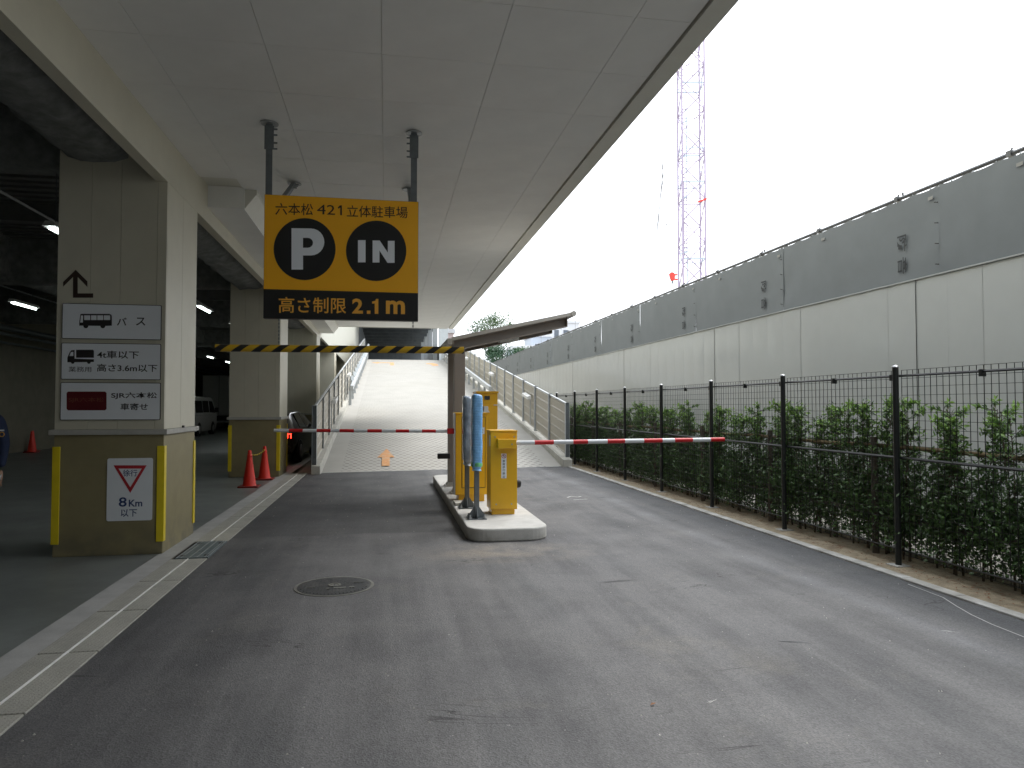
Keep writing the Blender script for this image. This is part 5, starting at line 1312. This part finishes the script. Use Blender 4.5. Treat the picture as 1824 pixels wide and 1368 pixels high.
def farb(name, x0, x1, y0, y1, h, m, label, rows, cols, roof=0):
    t = thing(name, ((x0 + x1) / 2, y0, 0), label, 'building')
    MB().box(x0, x1, y0, y1, 0, h).build('wall', m, t)
    MB().box(x0 - .15, x1 + .15, y0 - .15, y1 + .15, h, h + .35).build('parapet', M['far2'], t)
    for r_ in range(rows):
        for c in range(cols):
            xa = x0 + (x1 - x0) * (c + .25) / cols; xb = x0 + (x1 - x0) * (c + .75) / cols; zt = h - 1.0 - r_ * 2.8
            if zt - 1.3 < 1: continue
            fr = MB().box(xa - .06, xb + .06, y0 - .06, y0 - .001, zt - 1.36, zt + .06).build('window', M['far2'], t); MB().box(xa, xb, y0 - .075, y0 - .061, zt - 1.3, zt).build('pane', M['fargl'], fr)
    return t
farb('far_house', 16.2, 20.6, 90, 97, 9.0, M['far1'], 'blue grey far building just right of the tree above the grey sheets', 3, 3)
farb('far_house', 19.8, 22.4, 96, 102, 11.1, M['far1'], 'darker blue far building in the middle behind the shelter roof', 3, 2)
farb('far_house', 23.0, 27.0, 98, 104, 13.3, M['far2'], 'pale far building farthest right, its top showing beyond the shelter roof end', 3, 3)
farb('far_house', 4.95, 5.75, 62, 66, 7.9, M['far3'], 'narrow pinkish far wall between the upper deck and the shelter post', 1, 1)
an = [(20.8, 11.5), (23.6, 14), (25.6, 14), (17.8, 9.3)]
for k, (x, z) in enumerate(an):
    o = MB().tube([(x, 95, z - 2), (x, 95, z + 2.6)], .03, 4).build('antenna_mast', M['cable'], base=(x, 95, z)); tag(o, ['thin antenna mast above the middle far building', 'thin antenna mast left on the palest far building', 'thin antenna mast right on the palest far building', 'thin antenna mast above the blue grey far building'][k], 'antenna', 'antenna masts')

# ============================================================ SMALL THINGS ON THE ROAD
mh = thing('manhole_cover', (-.43, 6.35, 0), 'round worn iron manhole cover in the asphalt left of centre', 'manhole cover')
MB().lathe([(.335, 0), (.335, .006), (.312, .0065), (.312, .003)], (-.43, 6.35, -.001), 48).build('rim', M['iron_rim'], mh, smooth=True)
MB().lathe([(.308, 0), (.308, .005)], (-.43, 6.35, .0015), 48).build('cover', M['iron'], mh)
rg = MB()
for k in range(19):
    a = -.27 + k * .03; h = math.sqrt(max(0, .285 ** 2 - a * a))
    rg.bar((-.43 + a - .0, 6.35 - h, .008), (-.43 + a, 6.35 + h, .008), .010, .004)
rg.build('raised_rib', M['iron'], mh)
cc = MB(); cc.lathe([(.055, 0), (.055, .006), (.035, .006), (.035, .002)], (-.43, 6.36, .0075), 20); cc.build('centre_boss', M['iron_rim'], mh)
cc = MB(); cc.box(-.43, -.33, 6.24, 6.27, .007, .0125).box(-.30, -.26, 6.25, 6.28, .007, .012).box(-.49, -.465, 6.23, 6.26, .007, .012); cc.box(-.65, -.59, 6.30, 6.308, .007, .0125).box(-.27, -.19, 6.42, 6.43, .007, .0125); cc.build('cast_mark', M['iron_rim'], mh)
def chalk(name, pts, w_, label, m, z=.004):
    mb = MB()
    for a, b in zip(pts[:-1], pts[1:]):
        d = (Vector(b) - Vector(a)); 
        if d.length == 0: continue
        n_ = Vector((-d.y, d.x)).normalized() * w_ / 2
        mb.add([(a[0] - n_.x, a[1] - n_.y, z), (a[0] + n_.x, a[1] + n_.y, z), (b[0] + n_.x, b[1] + n_.y, z), (b[0] - n_.x, b[1] - n_.y, z)], [(0, 1, 2, 3)])
    o = mb.build(name, m, base=(pts[0][0], pts[0][1], z)); tag(o, label, 'chalk mark')
chalk('chalk_mark', [(3.02, 11.75), (3.12, 11.9), (3.22, 11.78), (3.3, 11.88)], .03, 'small white zigzag scribble on the asphalt beyond the island', M['chalk'])
chalk('tyre_scuff', [(4.47, 5.55), (4.44, 5.12), (4.35, 4.88), (4.28, 4.66), (4.235, 4.43), (4.215, 4.15), (4.22, 3.9)], .010, 'thin curved tan scuff line on the asphalt beside the right kerb', M['mortar'], .0035)
chalk('chalk_mark', [(3.05, 11.45), (3.3, 11.5)], .03, 'short white dash on the asphalt under the zigzag scribble', M['chalk'])
lt = [((-.62, 3.02), .05, 'small dry leaf at the bottom of the picture, left one'), ((-.26, 2.96), .06, 'small dry leaf at the bottom of the picture, right one'), ((1.35, 3.55), .04, 'tiny pale leaf on the asphalt near the bottom centre')]
for (x, y_), s_, l_ in lt:
    v = []; f = []; tone = []; leaf_quad(v, f, tone, Vector((0, 0, .004)), Vector((1, .3, .15)).normalized(), Vector((0, 0, 1)), s_, s_ * .5, .5)
    me = foliage_mesh('fallen_leaf', v, f, tone, M['leafbrown']); o = share(me, 'fallen_leaf', None, (x, y_, .002)); tag(o, l_, 'leaf', 'fallen leaves on the asphalt')
def scuff(cx, cy, L_, W_, ang, m, label, seed):
    rnd = random.Random(seed); mb = MB()
    for k in range(7):
        o = (rnd.uniform(-.5, .5) * L_ * .5, rnd.uniform(-.5, .5) * W_); l = L_ * rnd.uniform(.3, .6); w_ = W_ * rnd.uniform(.06, .2); ca, sa = math.cos(ang), math.sin(ang)
        P_ = []
        for a, b in ((-1, 0), (-.4, -1), (.5, -.7), (1, .1), (.4, .9), (-.5, .6)):
            x_, y_ = o[0] + a * l / 2, o[1] + b * w_ / 2; P_.append((cx + x_ * ca - y_ * sa, cy + x_ * sa + y_ * ca, .0028 + k * .0002))
        mb.add(P_, [tuple(range(6))])
    o = mb.build('scuff_mark', m, base=(cx, cy, .003)); tag(o, label, 'scuff mark')
scuff(2.02, 6.1, .42, .05, .1, M['scuffdk'], 'dark curved scrape on the asphalt in front of and right of the island', 4)
scuff(2.65, 4.33, .24, .05, -.3, M['pipe'], 'small dark scabbed patch on the asphalt toward the lower right', 6)
scuff(3.83, 4.34, .16, .02, -.6, M['chalk'], 'short pale scratch on the asphalt near the lower right edge', 8)
scuff(1.7, 3.55, .12, .02, .5, M['chalk'], 'short pale scratch on the asphalt low in the middle', 12)
# loose grit
v = []; f = []; rnd = random.Random(77); g_ = MB()
for k in range(420):
    x = rnd.uniform(-1.7, 4.5); y_ = rnd.uniform(2.5, 16) ** 1; s_ = rnd.uniform(.002, .006)
    g_.add([(x - s_, y_ - s_, 0), (x + s_, y_ - s_ * .6, 0), (x + s_ * .5, y_ + s_, 0), (x, y_, s_ * 1.3)], [(0, 1, 3), (1, 2, 3), (2, 0, 3)])
o = g_.build('grit', M['conc']); tag(o, 'loose pale grit scattered on the asphalt', 'grit', kind='stuff')
